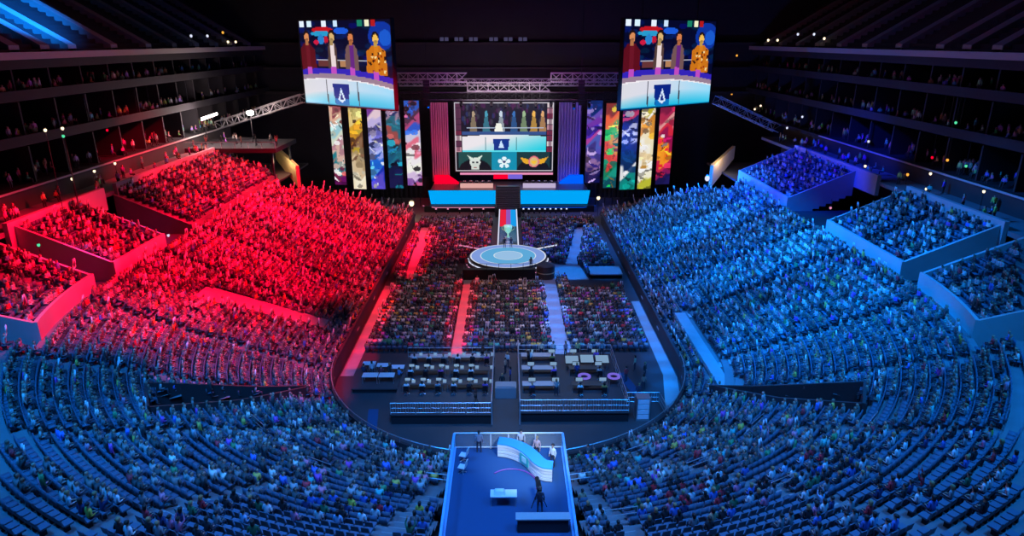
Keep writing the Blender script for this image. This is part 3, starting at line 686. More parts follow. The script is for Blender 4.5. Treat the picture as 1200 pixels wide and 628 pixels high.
# main stage screen
def main_pic():
    p = Pic(124, 84, (.04, .08, .12)); r = random.Random(9)
    q = people_pic(110, 84)
    p.rect(.0, 0, 1, .62, (.10, .10, .16))
    for k in range(90): p.ell(.08 + r.random() * .84, r.random() * .3, .012, .04, r.choice([(.3, .1, .3), (.15, .2, .4), (.25, .25, .3), (.1, .1, .2)]), .8)
    for u_, c in ((.19, (.62, .55, .45)), (.32, (.25, .55, .65)), (.47, (.7, .75, .8)), (.60, (.2, .4, .65)), (.70, (.55, .65, .5)), (.80, (.85, .65, .3)), (.89, (.8, .6, .4))):
        p.ell(u_, .17, .016, .05, tuple(min(1, x * 1.1) for x in c)); p.poly([(u_ - .015, .2), (u_ + .015, .2), (u_ + .04, .42), (u_ - .04, .42)], tuple(x * .8 for x in c))
    p.rect(.12, .36, .9, .375, (.7, .75, .85)); p.poly([(.42, .30), (.47, .30), (.49, .42), (.40, .42)], (.95, .95, .9))
    p.rect(.07, .42, .93, .47, (.20, .32, .55)); top = p.v + .0 + (p.u - .5) ** 2 * -.16
    f = (top > .46) & (p.v < .71) & (p.u > .07) & (p.u < .93); g = np.clip((p.u - .25) * 1.1 + (p.v - .6) * 2.5, 0, 1)[..., None]
    p.a[f] = (np.array([.92, .90, .92]) * (1 - g) + np.array([.05, .80, .88]) * g)[f]
    for u_ in (.31, .62): p.rect(u_, .5, u_ + .008, .70, (.2, .5, .55))
    p.poly([(.385, .52), (.555, .52), (.54, .70), (.40, .70)], (.04, .2, .55)); p.poly([(.47, .54), (.50, .66), (.44, .66)], (.8, .9, 1)); p.rect(.07, .695, .93, .715, (.35, .85, .9))
    for u0, u1 in ((.0, .065), (.935, 1.0)):
        for k in range(9): p.rect(u0, k * .08, u1, k * .08 + .07, r.choice([(.75, .55, .6), (.5, .15, .25), (.85, .8, .8), (.35, .2, .3)]));
        p.rect(u0 + .02, 0, u1 - .02, .7, (.3, .15, .25), .5)
    for u0, c in ((.03, (.10, .30, .30)), (.37, (.03, .55, .68)), (.63, (.08, .22, .24))): p.rect(u0, .72, u0 + (.26 if .3 < u0 < .5 else .34), 1, c)
    for u0 in (.03, .63): p.ell(u0 + .17, 1.0, .17, .18, (.05, .06, .10))
    # left emblem: horned white mask
    p.ell(.20, .87, .055, .07, (.85, .88, .85)); p.rect(.16, .88, .24, .98, (.8, .83, .8)); p.poly([(.15, .83), (.12, .76), (.19, .81)], (.85, .9, .85)); p.poly([(.25, .83), (.28, .76), (.21, .81)], (.85, .9, .85))
    p.ell(.18, .87, .012, .015, (.1, .15, .2)); p.ell(.22, .87, .012, .015, (.1, .15, .2)); p.rect(.185, .94, .215, .955, (.6, .1, .15))
    # middle emblem: pale four-pointed creature
    for a in range(5): p.ell(.50 + .045 * math.cos(a * 1.2566 - 1.57), .87 + .06 * math.sin(a * 1.2566 - 1.57), .022, .03, (.88, .95, .98))
    p.ell(.50, .87, .03, .04, (.9, .95, .95)); p.ell(.50, .86, .015, .02, (.1, .2, .45))
    # right emblem: round badge with gold wings
    p.poly([(.66, .79), (.76, .83), (.76, .90), (.70, .88)], (.90, .65, .15)); p.poly([(.95, .79), (.85, .83), (.85, .90), (.91, .88)], (.90, .65, .15))
    p.ell(.805, .86, .055, .085, (.88, .45, .5)); p.ell(.805, .86, .042, .065, (.85, .72, .5)); p.poly([(.77, .84), (.84, .84), (.82, .89), (.79, .89)], (.95, .75, .2))
    for m_ in ((p.u < .012), (p.u > .988), (p.v > .985), (p.v < .012)): p.put(m_, (.8, .78, .82))
    return p
YS = 138.6
r = empty('stage_screen', (0, YS, 0)); zt, zbm = 20.0, 6.0; x0, x1 = -10.9, 9.35
main_pic().mesh('display', M['led'], (x0, 0, zt), (x1 - x0, 0, 0), (0, 0, zbm - zt), r)
b = MB(); b.box(x0 - .3, x1 + .3, .05, .8, zbm - .3, zt + .3); b.box(x0 - .3, x0, -.1, .8, zbm - .3, zt + .3); b.box(x1, x1 + .3, -.1, .8, zbm - .3, zt + .3); b.build('cabinet', M['blackm'], r)
tag(r, 'wide video screen at the back of the stage with three team emblems along its bottom', 'screen')
for xa, xb, c, nm in ((-15.9, -12.2, (.34, .10, .17), 'red-pink'), (10.4, 15.1, (.12, .10, .30), 'violet-blue')):
    m = mat('scrim_' + nm.replace('-', '_'), tuple(min(1, v * 2.0) for v in c), .9)
    mb = MB(); n = 16
    for k in range(n):
        a0 = xa + (xb - xa) * k / n; a1 = xa + (xb - xa) * (k + 1) / n; o_ = .14 * math.cos(k * PI); o2 = -o_
        mb.hexa([(a0, YS + o_, 3.8), (a1, YS + o2, 3.8), (a1, YS + .1 + o2, 3.8), (a0, YS + .1 + o_, 3.8)], [(a0, YS + o_, 20), (a1, YS + o2, 20), (a1, YS + .1 + o2, 20), (a0, YS + .1 + o_, 20)])
    tag(mb.build('stage_curtain', m), f"tall pleated {nm} lit curtain beside the main stage screen", 'curtain', 'stage side curtains')

# tall LED banners: five each side
def blobs(seed, bands, n=34, pal=None):
    p = Pic(14, 80); r = random.Random(seed); nb = len(bands)
    B = np.array(bands); ph = r.random() * 6; vv = np.clip(p.v * nb - .5 + .7 * np.sin(p.u * 3.5 + ph + p.v * 9) + .4 * np.sin(p.u * 7 - ph + p.v * 23), 0, nb - 1.001); i0 = vv.astype(int); fr = np.clip((vv - i0 - .35) * 3.3, 0, 1)[..., None]
    p.a = B[i0] * (1 - fr) + B[i0 + 1] * fr
    for k in range(n):
        v_ = r.random(); c = bands[min(nb - 1, max(0, int(v_ * nb + r.uniform(-.8, .8))))]; f = r.uniform(.45, 1.5)
        if pal and r.random() < .3: c = r.choice(pal)
        a = r.random() * PI; u_ = r.random(); du, dv = .45 * math.cos(a), .05 * math.sin(a); w_ = r.uniform(.1, .3)
        if k % 2: p.ell(u_, v_, w_ * 1.1, w_ * .13, tuple(min(1, x * f) for x in c), .85); continue
        p.poly([(u_ - du, v_ - dv - .01), (u_ + du * .4, v_ + dv - w_ * .08), (u_ + du, v_ + dv + .015), (u_ - du * .2, v_ + w_ * .12)], tuple(min(1, x * f) for x in c))
    return p
W_ = (.92, .90, .86)
BAN = [
 (391, 405, 124, 216, [(.55, .25, .3), (.9, .7, .6), (.8, .9, .85), (.6, .8, .85), (.85, .88, .8), (.7, .5, .55), (.85, .7, .65), (.15, .5, .55), (.5, .15, .3), (.30, .05, .28)], [(.9, .3, .3), W_], 'cream and teal'),
 (413, 428, 124, 221, [(.75, .7, .4), (.9, .8, .5), (.85, .6, .1), (.8, .55, .1), (.4, .22, .12), (.55, .4, .3), (.7, .6, .45), (.85, .75, .6), (.98, .95, .85), (.98, .93, .8)], [(.3, .15, .1), (.95, .8, .2)], 'gold and cream'),
 (434, 450, 126, 221, [(.45, .2, .6), (.9, .8, .85), (.75, .7, .9), (.3, .3, .6), (.65, .65, .95), (.6, .65, .95), (.1, .4, .85), (.3, .6, .9), (.1, .2, .7), (.35, .3, .8)], [(.05, .15, .5), W_], 'lilac and blue'),
 (455, 471, 128, 220, [(.1, .15, .3), (.6, .5, .6), (.1, .4, .5), (.6, .3, .3), (.05, .3, .4), (.05, .35, .5), (.1, .45, .55), (.05, .1, .25), (.08, .09, .28), (.10, .1, .30)], [(.1, .6, .7)], 'dark teal'),
 (476, 493, 122, 217, [(.15, .35, .75), (.3, .2, .3), (.7, .3, .5), (.15, .35, .8), (.8, .8, .9), (.9, .45, .55), (.95, .93, .95), (.97, .97, .93), (.85, .75, .9), (.55, .35, .7)], [(.1, .1, .15), (.9, .4, .6)], 'white and violet'),
 (687, 704, 122, 214, [(.05, .15, .4), (.4, .3, .7), (.45, .2, .65), (.2, .1, .5), (.7, .25, .6), (.3, .35, .7), (.25, .2, .5), (.55, .4, .6), (.15, .1, .35), (.05, .05, .3)], [(.7, .6, .9)], 'dark violet'),
 (708, 723, 126, 220, [(.55, .2, .1), (.95, .4, .1), (.9, .5, .1), (.2, .65, .3), (.85, .6, .15), (.9, .3, .1), (.85, .25, .15), (.1, .5, .35), (.1, .6, .5), (.05, .3, .35)], [(.95, .8, .2), (.1, .7, .3)], 'orange and green'),
 (727, 745, 126, 222, [(.3, .1, .3), (.75, .2, .35), (.1, .1, .35), (.7, .7, .8), (.1, .1, .3), (.05, .2, .35), (.05, .15, .3), (.9, .9, .9), (.1, .5, .5), (.05, .55, .5)], [(.05, .05, .25), (.85, .85, .9)], 'dark blue and white'),
 (748, 764, 124, 221, [(.75, .7, .15), (.9, .85, .75), (.8, .5, .1), (.85, .55, .1), (.95, .9, .75), (.97, .95, .88), (.9, .8, .6), (.97, .95, .88), (.97, .95, .85), (.75, .75, .2)], [(.85, .6, .2)], 'white and amber'),
 (769, 786, 124, 216, [(.5, .1, .25), (.7, .15, .3), (.9, .6, .6), (.85, .15, .25), (.6, .05, .3), (.95, .5, .1), (.98, .6, .15), (.8, .15, .3), (.55, .1, .35), (.1, .08, .3)], [(.98, .9, .85), (.9, .1, .2)], 'crimson and orange'),
]
for k, (xa, xb, yt, yb, bands, pal, nm) in enumerate(BAN):
    off = abs((xa + xb) / 2 - 595); Y = 131 + (off / 190) ** 2 * 4.0; dep0 = None
    def at(px_, py_, Y):
        u_ = (px_ - 595) / 781; v_ = (314 - py_) / 781; t_ = Y / (CT + v_ * ST); return u_ * t_, 32 + (-ST + v_ * CT) * t_
    bx_, zb_ = at((xa + xb) / 2 + (2 if xa < 595 else -2), yb, Y); _, zt_ = at(xa, yt - 5, Y); w2 = (xb - xa) / 781 * Y / .97
    rz = -bx_ / 110
    r = empty('led_banner', (bx_, Y, zb_), -rz * .6 if True else 0); H = zt_ - zb_
    blobs(k + 3, bands, 40, pal).mesh('display', M['ledb'], (-w2 / 2, -.16, H), (w2, 0, 0), (0, 0, -H), r)
    b = MB(); b.box(-w2 / 2 - .06, w2 / 2 + .06, -.14, .15, -.06, H + .06); b.build('frame', M['blackm'], r)
    [MB().bar((q * w2 * .3, .1, -zb_), (q * w2 * .3, .1, 0), .08).build('support_post', M['blackm'], r) for q in (-1, 1)]
    sd = 'left' if xa < 595 else 'right'; idx = (4 - k) if xa < 595 else k - 5
    tag(r, f"tall {nm} video banner, {['innermost', 'second', 'third', 'fourth', 'outermost'][idx]} of five {sd} of the stage", 'banner', 'tall video banners beside the stage')
for xa, xb, sd in ((-37, -16.2, 'left'), (16.6, 36, 'right')):
    mb = MB(); n = 40
    for k in range(n):
        a0 = xa + (xb - xa) * k / n; a1 = xa + (xb - xa) * (k + 1) / n; o_ = .12 * (-1) ** k
        mb.hexa([(a0, 140 + o_, 0), (a1, 140 - o_, 0), (a1, 140.1 - o_, 0), (a0, 140.1 + o_, 0)], [(a0, 140 + o_, 4.5), (a1, 140 - o_, 4.5), (a1, 140.1 - o_, 4.5), (a0, 140.1 + o_, 4.5)])
    tag(mb.build('backstage_drape', M['black']), f"long black drape low behind the tall banners {sd} of the stage", 'drape', 'backstage drapes')

# ------------------------------------------------------------------ stage
r = empty('main_stage', (0, 130, 0)); X0, X1 = -15.4, 15.9
b = MB(); b.hexa([(X0, 0, 3.4), (X1, 0, 3.4), (X1, 9, 3.4), (X0, 9, 3.4)], [(X0, .0, 3.8), (X1, .0, 3.8), (X1, 9, 3.8), (X0, 9, 3.8)]); b.box(X0 + .4, X1 - .4, .5, 9, 0, 3.4); b.build('deck', M['deck'], r)
b = MB(); b.add([(X0 + .2, -1.3, 1.3), (-2.4, -1.3, 1.3), (-2.4, -.02, 3.75), (X0 - .4, -.02, 3.75)], [(0, 1, 2, 3)]); b.add([(2.4, -1.3, 1.3), (X1 - .2, -1.3, 1.3), (X1 + .4, -.02, 3.75), (2.4, -.02, 3.75)], [(0, 1, 2, 3)]); b.build('front_light_strip', M['cyanled'], r)
b = MB(); b.box(-10, 9.4, 8.2, 8.45, 5.3, 5.7); b.build('back_edge_strip', M['pinkled'], r)
b = MB(); b.box(-3.0, 0, 7.2, 7.5, 4.6, 5.5); b.build('red_strip', M['redled'], r)
b = MB(); b.box(0, 3.0, 7.2, 7.5, 4.6, 5.5); b.build('violet_strip', M['violetled'], r)
b = MB(); b.box(X0 - 1, -2.6, -2.6, -1, 0, 1.2); b.box(2.6, X1 + 1, -2.6, -1, 0, 1.2); b.build('lower_step', M['blackm'], r)
tag(r, 'raised black main stage with a glowing cyan front edge below the big screen', 'stage')
mb = MB()
mb.path([(X0 - 1.4, 128.6, 1.0), (X0 + 1.2, 127.0, 1.0), (-2.6, 127.0, 1.0)], .07); tag(mb.build('light_tube', M['pinkled']), 'thin pink light tube along the low step left of the catwalk', 'light tube')
mb = MB(); mb.path([(X1 + 1.4, 128.6, 1.0), (X1 - 1.2, 127.0, 1.0), (2.6, 127.0, 1.0)], .05); tag(mb.build('light_tube', M['blueled']), 'thin blue light tube along the low step right of the catwalk', 'light tube')
# glowing wing panels red and blue
for xa, xb, mm, nm in ((-15.2, -10.2, 'redled', 'red'), (10.6, 15.6, 'blueled', 'blue')):
    mb = MB(); mb.hexa([(xa, 136, 3.8), (xb, 136, 3.8), (xb, 137.8, 3.8), (xa, 137.8, 3.8)], [(xa + (.0 if xa < 0 else 2.2), 136.6, 5.4), (xb - (2.2 if xa < 0 else 0), 136.6, 5.4), (xb - (2.2 if xa < 0 else 0), 137.8, 5.4), (xa + (0 if xa < 0 else 2.2), 137.8, 5.4)])
    tag(mb.build('stage_wing_light', M[mm]), f"sloping {nm} glowing panel at the end of the player desks", 'stage light', 'stage wing lights')
# player desks with five players each
for sx, x0_, x1_, tm, cl in ((-1, -9.6, -3.0, 'left', (.7, .65, .6)), (1, 3.0, 9.6, 'right', (.15, .15, .25))):
    r = empty('player_desk', ((x0_ + x1_) / 2, 132.6, 3.8)); hw = (x1_ - x0_) / 2
    b = MB(); b.box(-hw, hw, -.45, .45, .70, .76); b.build('desk_top', M['white'], r)
    b = MB(); b.box(-hw, hw, -.5, -.44, 0, .95); n = 12
    b.build('front_panel', emi('desk_front_' + tm, (.85, .45, .42) if sx < 0 else (.6, .5, .75), .85), r)
    for e_ in (-hw + .1, hw - .1):
        b = MB(); b.box(e_ - .05, e_ + .05, -.4, .4, 0, .7); b.build('leg', M['blackm'], r)
    tag(r, f"long glowing player desk on the stage, {tm} of the central stairs", 'desk', 'player desks on the stage')
    for k in range(5):
        xx = x0_ + .8 + k * (x1_ - x0_ - 1.6) / 4
        mo = empty('gaming_monitor', (xx, 132.55, 4.56)); b = MB(); b.box(-.33, .33, -.05, .0, .12, .52); b.build('casing', M['blackm'], mo); b = MB(); b.box(-.30, .30, .001, .006, .15, .49); b.build('screen', M['monitor'], mo); b = MB(); b.box(-.03, .03, -.04, 0, .01, .14); b.box(-.12, .12, -.1, .08, 0, .015); b.build('stand', M['steel'], mo)
        tag(mo, f"{['first', 'second', 'third', 'fourth', 'fifth'][k]} monitor from outside on the {tm} player desk".replace('from outside', 'counted from the left end'), 'monitor', 'player monitors')
        person('sitdesk', (xx, 133.4, 3.8), PI, (.6, .1, .12) if sx < 0 else (.8, .8, .85), k % 2 * 2 if k % 3 else 0, f"{['first', 'second', 'third', 'fourth', 'fifth'][k]} player along, facing out behind the {tm} player desk", 'players on the stage')
        ch = empty('gaming_chair', (xx, 133.4, 3.8)); b = MB(); b.box(-.26, .26, -.22, .28, .36, .42); b.build('seat', M['blackm'], ch); b = MB(); b.box(-.26, .26, .24, .34, .42, 1.15); b.build('backrest', M['white'], ch); b = MB(); b.bar((0, 0, .05), (0, 0, .36), .04); [b.bar((0, 0, .05), (.28 * math.cos(a), .28 * math.sin(a), .03), .025) for a in np.arange(5) * 1.2566]; b.build('base', M['blackm'], ch)
        tag(ch, f"gaming chair under the {['first', 'second', 'third', 'fourth', 'fifth'][k]} player at the {tm} player desk", 'chair', 'gaming chairs')
# central block, stairs and catwalk
r = empty('stage_stairs', (0, 126.5, 0)); b = MB(); n = 12
for k in range(n): b.box(-2.3, 2.3, -3 + k * .5, 3.5, 1.5 + k * .27, 1.5 + (k + 1) * .27)
b.box(-2.3, 2.3, -3, 3.5, 0, 1.5); b.build('steps', M['deck'], r)
for s in (-1, 1):
    b = MB(); b.hexa([(s * 2.3 - .12, -3.2, 0), (s * 2.3 + .12, -3.2, 0), (s * 2.3 + .12, 3.5, 0), (s * 2.3 - .12, 3.5, 0)], [(s * 2.3 - .12, -3.2, 1.8), (s * 2.3 + .12, -3.2, 1.8), (s * 2.3 + .12, 3.5, 5.0), (s * 2.3 - .12, 3.5, 5.0)]); b.build('side_wall', M['deck'], r)
b = MB(); b.box(-1.0, 1.0, -3.25, -3.2, .6, 1.5); b.build('front_lamp', M['redled'], r)
tag(r, 'dark central stairs from the catwalk up to the main stage', 'stairs')
r = empty('catwalk', (0, 0, 0)); b = MB(); b.box(-1.7, 1.7, 101, 123.4, 0, 1.45); b.build('platform', M['deck'], r)
b = MB(); b.box(-1.45, -.05, 111.5, 123.3, 1.45, 1.5); b.build('red_floor_panel', emi('red_panel', (.95, .02, .06), .85), r)
b = MB(); b.box(.05, 1.45, 111.5, 123.3, 1.45, 1.5); b.build('blue_floor_panel', emi('blue_panel', (.01, .38, .95), .85), r)
b = MB(); b.box(-.35, .45, 111.5, 123.3, 1.50, 1.505); b.build('middle_stripe', emi('lilac_panel', (.35, .12, .6), .8), r)
for s in (-1, 1): b = MB(); b.box(s * 1.6 - .09, s * 1.6 + .09, 100.5, 123.4, 1.45, 1.58); b.build('edge_light', M['whiteled'], r)
b = MB(); b.box(-1.4, 1.4, 102, 111.3, 1.45, 1.475); b.build('dark_floor_panel', mat('blue_gloss', (.02, .04, .14), .15), r)
tag(r, 'long catwalk with red and blue lit floor panels leading to the round stage', 'catwalk')
r = empty('round_stage', (0, 95.3, 0)); b = MB(); b.lathe([(5.9, 0), (5.9, 1.25), (5.7, 1.35)], 48); b.build('platform', M['deck'], r)
cs = [(5.7, 5.5, (.9, .93, 1)), (5.5, 4.2, (.50, .62, .92)), (4.2, 4.05, (.85, .92, 1)), (4.05, 2.2, (.36, .68, .90)), (2.2, 2.05, (.85, .95, 1)), (2.05, .0, (.60, .78, .95))]
for k, (ra, rb, c) in enumerate(cs):
    b = MB(); n = 64; vs = []
    for rr in (ra, rb):
        for q in range(n): a = 2 * PI * q / n; vs.append((rr * math.cos(a), rr * math.sin(a), 1.36 + .006 * k))
    b.add(vs, [(q, (q + 1) % n, (q + 1) % n + n, q + n) for q in range(n)]); b.build('light_ring', emi('ring_%d' % k, tuple(x ** 2.0 for x in c), .85), r)
b = MB(); pts = [(6.0 * math.cos(a), 6.0 * math.sin(a), .9) for a in np.linspace(PI, 2 * PI, 30)]; b.path(pts, .08); b.build('rim_tube', M['whiteled'], r)
b = MB(); pts = [(6.3 * math.cos(a), 6.3 * math.sin(a), .35) for a in np.linspace(PI, 2 * PI, 30)]; b.path(pts, .05); b.build('lower_rim_tube', M['pinkled'], r)
tag(r, 'round white and cyan lit stage at the end of the catwalk among the floor seats', 'stage')
for s, mm, c in ((-1, 'pinkled', 'pink'), (1, 'whiteled', 'bluish white')):
    r = empty('floor_barrier', (0, 0, 0)); b = MB(); b.path([(s * 7.8, 101.5, 1.1), (s * 4.2, 99.3, 1.1), (s * 1.9, 101, 1.1)], .1); b.build('lit_rail', M[mm], r); 
    for q in range(6): t_ = q / 5; x_ = s * (7.8 - 3.6 * t_); y_ = 101.5 - 2.2 * t_; MB().bar((x_, y_, 0), (x_, y_, 1.1), .04).build('post', M['steel'], r)
    tag(r, f"low barrier with {c} lit rail {'left' if s < 0 else 'right'} behind the round stage", 'barrier', 'lit barriers')
# trophy on the catwalk end
r = empty('trophy', (0, 101.2, 1.5)); b = MB(); b.lathe([(.7, 0), (.7, .35), (.45, .4), (.4, 1.0), (.55, 1.05)], 20); b.build('plinth', M['white'], r, )
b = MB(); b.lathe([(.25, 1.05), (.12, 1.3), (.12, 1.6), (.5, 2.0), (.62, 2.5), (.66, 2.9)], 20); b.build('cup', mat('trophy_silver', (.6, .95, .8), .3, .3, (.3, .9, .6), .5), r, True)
for s in (-1, 1): b = MB(); b.path([(s * .55, 0, 2.1), (s * .95, 0, 2.3), (s * .98, 0, 2.7), (s * .66, 0, 2.85)], .06); b.build('handle', M['gold'], r)
tag(r, 'glowing silver trophy on a white plinth where the catwalk meets the round stage', 'trophy')
person('stand', (-.55, 99.0, 1.4), PI * .95, (.03, .03, .04), 0, 'person in dark suit standing before the trophy, to its left')
person('stand', (.45, 99.1, 1.4), -PI * .9, (.08, .05, .10), 1, 'person in plum dress standing before the trophy, to its right')
# dark platforms below the round stage
r = empty('camera_platform', (0, 0, 0)); b = MB(); b.box(-6.4, 3.8, 86.9 + 1.4, 89.2, 0, 1.5); b.build('deck', M['blackm'], r); b = MB(); b.path([(-6.4, 88.3, 2.4), (3.8, 88.3, 2.4)], .03); [b.bar((x_, 88.3, 1.5), (x_, 88.3, 2.4), .03) for x_ in np.linspace(-6.4, 3.8, 7)]; b.build('railing', M['blackm'], r)
tag(r, 'low black camera platform in front of the round stage', 'platform')
r = empty('road_case', (5.3, 89.2, 0)); b = MB(); b.lathe([(1.25, .1), (1.3, .2), (1.3, 1.9), (1.2, 2.0)], 20); b.build('body', M['case'], r); b = MB(); b.lathe([(1.33, .9), (1.33, 1.02)], 20); b.build('band', M['gold'], r)
tag(r, 'round brown drum-shaped case in front of the round stage', 'case')
for k, (x_, c, cn) in enumerate(((-5.8, (.5, .1, .1), 'red'), (3.2, (.3, .25, .2), 'tan'))):
    person('stand', (x_, 88.75, 1.5), 0, c, k % 2, f"crew member in {cn} shirt on the low platform, {ORD[k]} from its left end", 'crew on the low platform')
# a line of little footlights in front of the right half of the stage
for k in range(14):
    s = -1 if k < 5 else 1; x_ = (-14 + k * 2.3) if k < 5 else 3 + (k - 5) * 1.05; mm = 'pinkled' if k < 5 else 'whiteled'
    r = empty('foot_light', (x_, 126.4, 0)); b = MB(); b.lathe([(.16, 0), (.10, .5), (.18, .55), (.2, .8)], 8); b.build('housing', M['blackm'], r); b = MB(); b.lathe([(.19, .8), (.16, .95), (.05, 1.02)], 8); b.build('lamp', M[mm], r)
    tag(r, f"small {'pink' if k < 5 else 'bluish white'} foot light on the floor, {ORD[k if k < 5 else k - 5]} from the {'left end' if k < 5 else 'catwalk'}", 'light', 'foot lights before the stage')

# ------------------------------------------------------------------ trusses and lamps over the stage
def truss(name, p, q, w_, label, nb=None, m='alum', group=None):
    p = Vector(p); q = Vector(q); d = (q - p); Ln = d.length; d.normalize(); up_ = Vector((0, 0, 1)); sd = d.cross(up_).normalized(); u2 = sd.cross(d)
    cr = [sd * a * w_ / 2 + u2 * b2 * w_ / 2 for a, b2 in ((-1, -1), (1, -1), (1, 1), (-1, 1))]; mb = MB(); n = nb or max(3, int(Ln / (w_ * 1.1)))
    for c in cr: mb.bar(p + c, q + c, w_ * .06, 5)
    for k in range(n):
        a = p + d * Ln * k / n; b2 = p + d * Ln * (k + 1) / n
        for e_ in range(4):
            c0, c1 = cr[e_], cr[(e_ + 1) % 4]; mb.bar(a + (c0 if k % 2 else c1), b2 + (c1 if k % 2 else c0), w_ * .035, 4); mb.bar(a + c0, a + c1, w_ * .035, 4)
    return tag(mb.build(name, M[m]), label, 'truss', group)
truss('lighting_truss', (-22, 128, 25.4), (-7.6, 128, 25.4), 1.6, 'lighting truss high above the stage at its left end', group='stage trusses')
truss('lighting_truss', (8, 128, 25.4), (22, 128, 25.4), 1.6, 'lighting truss high above the stage at its right end', group='stage trusses')
truss('lighting_truss', (-7.6, 130, 23.6), (8, 130, 23.6), 1.6, 'lighting truss over the middle of the stage, purple lit', group='stage trusses')
truss('lighting_truss', (-22, 126, 22.2), (22, 126, 22.2), 1.3, 'long dark lower truss carrying the stage lamps above the screen', m='blackm', group='stage trusses')
truss('lighting_truss', (-21, 134, 24.2), (21, 134, 24.2), 1.3, 'long rear truss above the main stage screen', group='stage trusses')
truss('lighting_truss', (-52, 122, 17.5), (-33.5, 113, 23.0), 1.3, 'slanting truss between the suites and the left hanging screen', group='slanting side trusses')
truss('lighting_truss', (34.5, 113, 22.6), (47.5, 119, 17.2), 1.3, 'slanting truss below the right hanging screen', group='slanting side trusses')
for k, (x_, y_, z_) in enumerate([(-14.6, 126, 20.4), (-8.6, 126, 20.6), (-5.8, 126, 20.4), (-3, 126, 20.6), (-.4, 126, 20.3), (2.4, 126, 20.6), (5.2, 126, 20.4), (8, 126, 20.6), (12.2, 126, 20.2), (15, 126, 20.4)]):
    r = empty('moving_head_light', (x_, y_, z_)); b = MB(); b.box(-.25, .25, -.25, .25, .75, 1.1); b.build('base', M['blackm'], r); [MB().box(q - .04, q + .04, -.12, .12, .1, .85).build('yoke_arm', M['blackm'], r) for q in (-.28, .28)]
    b = MB(); b.bar((0, .3, .45), (0, -.35, -.15), .22, 10, r2=.26); b.build('head', M['blackm'], r)
    if k in (0, 8): b = MB(); b.bar((0, -.36, -.16), (0, -.38, -.18), .2, 10); b.build('lens', M['blueled'], r)
    tag(r, f"black moving stage lamp hanging from the lower truss, {ORD[k]} from its left end", 'stage lamp', 'moving stage lamps')
r = empty('line_array', (-15.6, 127, 16)); 
def speaker_array(x_, y_, z_, nm):
    r = empty('speaker_array', (x_, y_, z_)); 
    for k in range(8): b = MB(); yy = -.03 * k * k; b.hexa([(-.6, yy - .4, -k * .55), (.6, yy - .4, -k * .55), (.5, yy + .5, -k * .55 + .04), (-.5, yy + .5, -k * .55 + .04)], [(-.6, yy - .4, -k * .55 + .5), (.6, yy - .4, -k * .55 + .5), (.5, yy + .5, -k * .55 + .5), (-.5, yy + .5, -k * .55 + .5)]); b.build('speaker_box', M['blackm'], r)
    b = MB(); b.bar((0, 0, .5), (0, 0, 50 - z_), .04); b.build('hanging_cable', M['blackm'], r); tag(r, nm, 'speaker', 'hanging speaker arrays')
bpy.data.objects.remove(r)
speaker_array(-14.8, 125.6, 24.6, 'curved black speaker column hanging before the red-pink curtain'); speaker_array(13.4, 125.6, 24.6, 'curved black speaker column hanging before the violet-blue curtain')
for s in (-1, 1):   # far wall score windows
    pass
for k in range(6):
    x_ = -13.5 + k * 3.1 + (1.2 if k > 2 else 0); r = empty('press_window', (x_, 149.92, 31.6)); b = MB(); b.box(-1.1, 1.1, -.05, .1, 0, 1.1); b.build('frame', M['dark'], r); b = MB(); b.box(-.9, -.1, -.08, -.06, .15, .9); b.box(.1, .9, -.08, -.06, .15, .9); b.build('pane', emi('dim_window', (.05, .045, .10), 1) if 'dim_window' not in bpy.data.materials else bpy.data.materials['dim_window'], r)
    tag(r, f"dim lit window high on the far wall, {ORD[k]} of six from the left", 'window', 'far wall windows')

# ------------------------------------------------------------------ left side lamp platform, tan lit portals, camera crane things
def floodlight(x_, y_, z_, lab, h=5.0, hor=False):
    r = empty('flood_light', (x_, y_, z_)); b = MB(); b.bar((0, 0, .6), (0, 0, h), .06)
    for a in (0, 2.1, 4.2): b.bar((0, 0, .9), (.9 * math.cos(a), .9 * math.sin(a), 0), .04)
    b.build('stand', M['blackm'], r); b = MB()
    if hor: b.hexa([(-.3, -.4, h), (2.3, -.4, h + .9), (2.3, .1, h + .9), (-.3, .1, h)], [(-.3, -.4, h + .5), (2.3, -.4, h + 1.3), (2.3, .1, h + 1.3), (-.3, .1, h + .5)])
    else: b.lathe([(.2, h), (.55, h + .15), (.6, h + .55), (.3, h + .8)], 12)
    b.build('lamp', M['flood'], r); tag(r, lab, 'flood light', 'white flood lights'); l = bpy.data.lights.new('flood_glow', 'POINT'); l.energy = 2200; l.color = (1, .75, .7); l.shadow_soft_size = .5; o = bpy.data.objects.new('flood_glow', l); C.objects.link(o); o.location = (x_, y_ - 1.2, z_ + h)
def at(px_, py_, Y):
    u_ = (px_ - 595) / 781; v_ = (314 - py_) / 781; t_ = Y / (CT + v_ * ST); return u_ * t_, 32 + (-ST + v_ * CT) * t_
xa, za = at(240, 141, 112); _, PZ = at(232, 163, 112); PZ -= .9; floodlight(xa, 112, PZ, 'white flood light with a long slanted lamp on the dim raised platform', za - PZ, True)
xa2, za2 = at(294, 135, 114); floodlight(xa2, 114, PZ, 'round white flood light on the dim platform, right of the long one', za2 - PZ)
px0, pz0 = at(232, 163, 112); px1, _ = at(345, 163, 118)
r = empty('television_platform', (0, 0, 0)); b = MB(); b.box(px0 - 1, px1, 108, 119, pz0 - 1.6, pz0 - .9); b.build('deck', M['dark'], r); b = MB(); b.path([(px0 - 1, 108, pz0 + .1), (px1, 108, pz0 + .1)], .05); [b.bar((x_, 108, pz0 - .9), (x_, 108, pz0 + .1), .04) for x_ in np.linspace(px0 - 1, px1, 8)]; b.build('railing', M['steel'], r); b = MB(); [MB().bar((x_, y_, 9), (x_, y_, pz0 - 1.6), .2).build('support_post', M['blackm'], r) for x_ in (px0, px1 - 1) for y_ in (109, 118)]
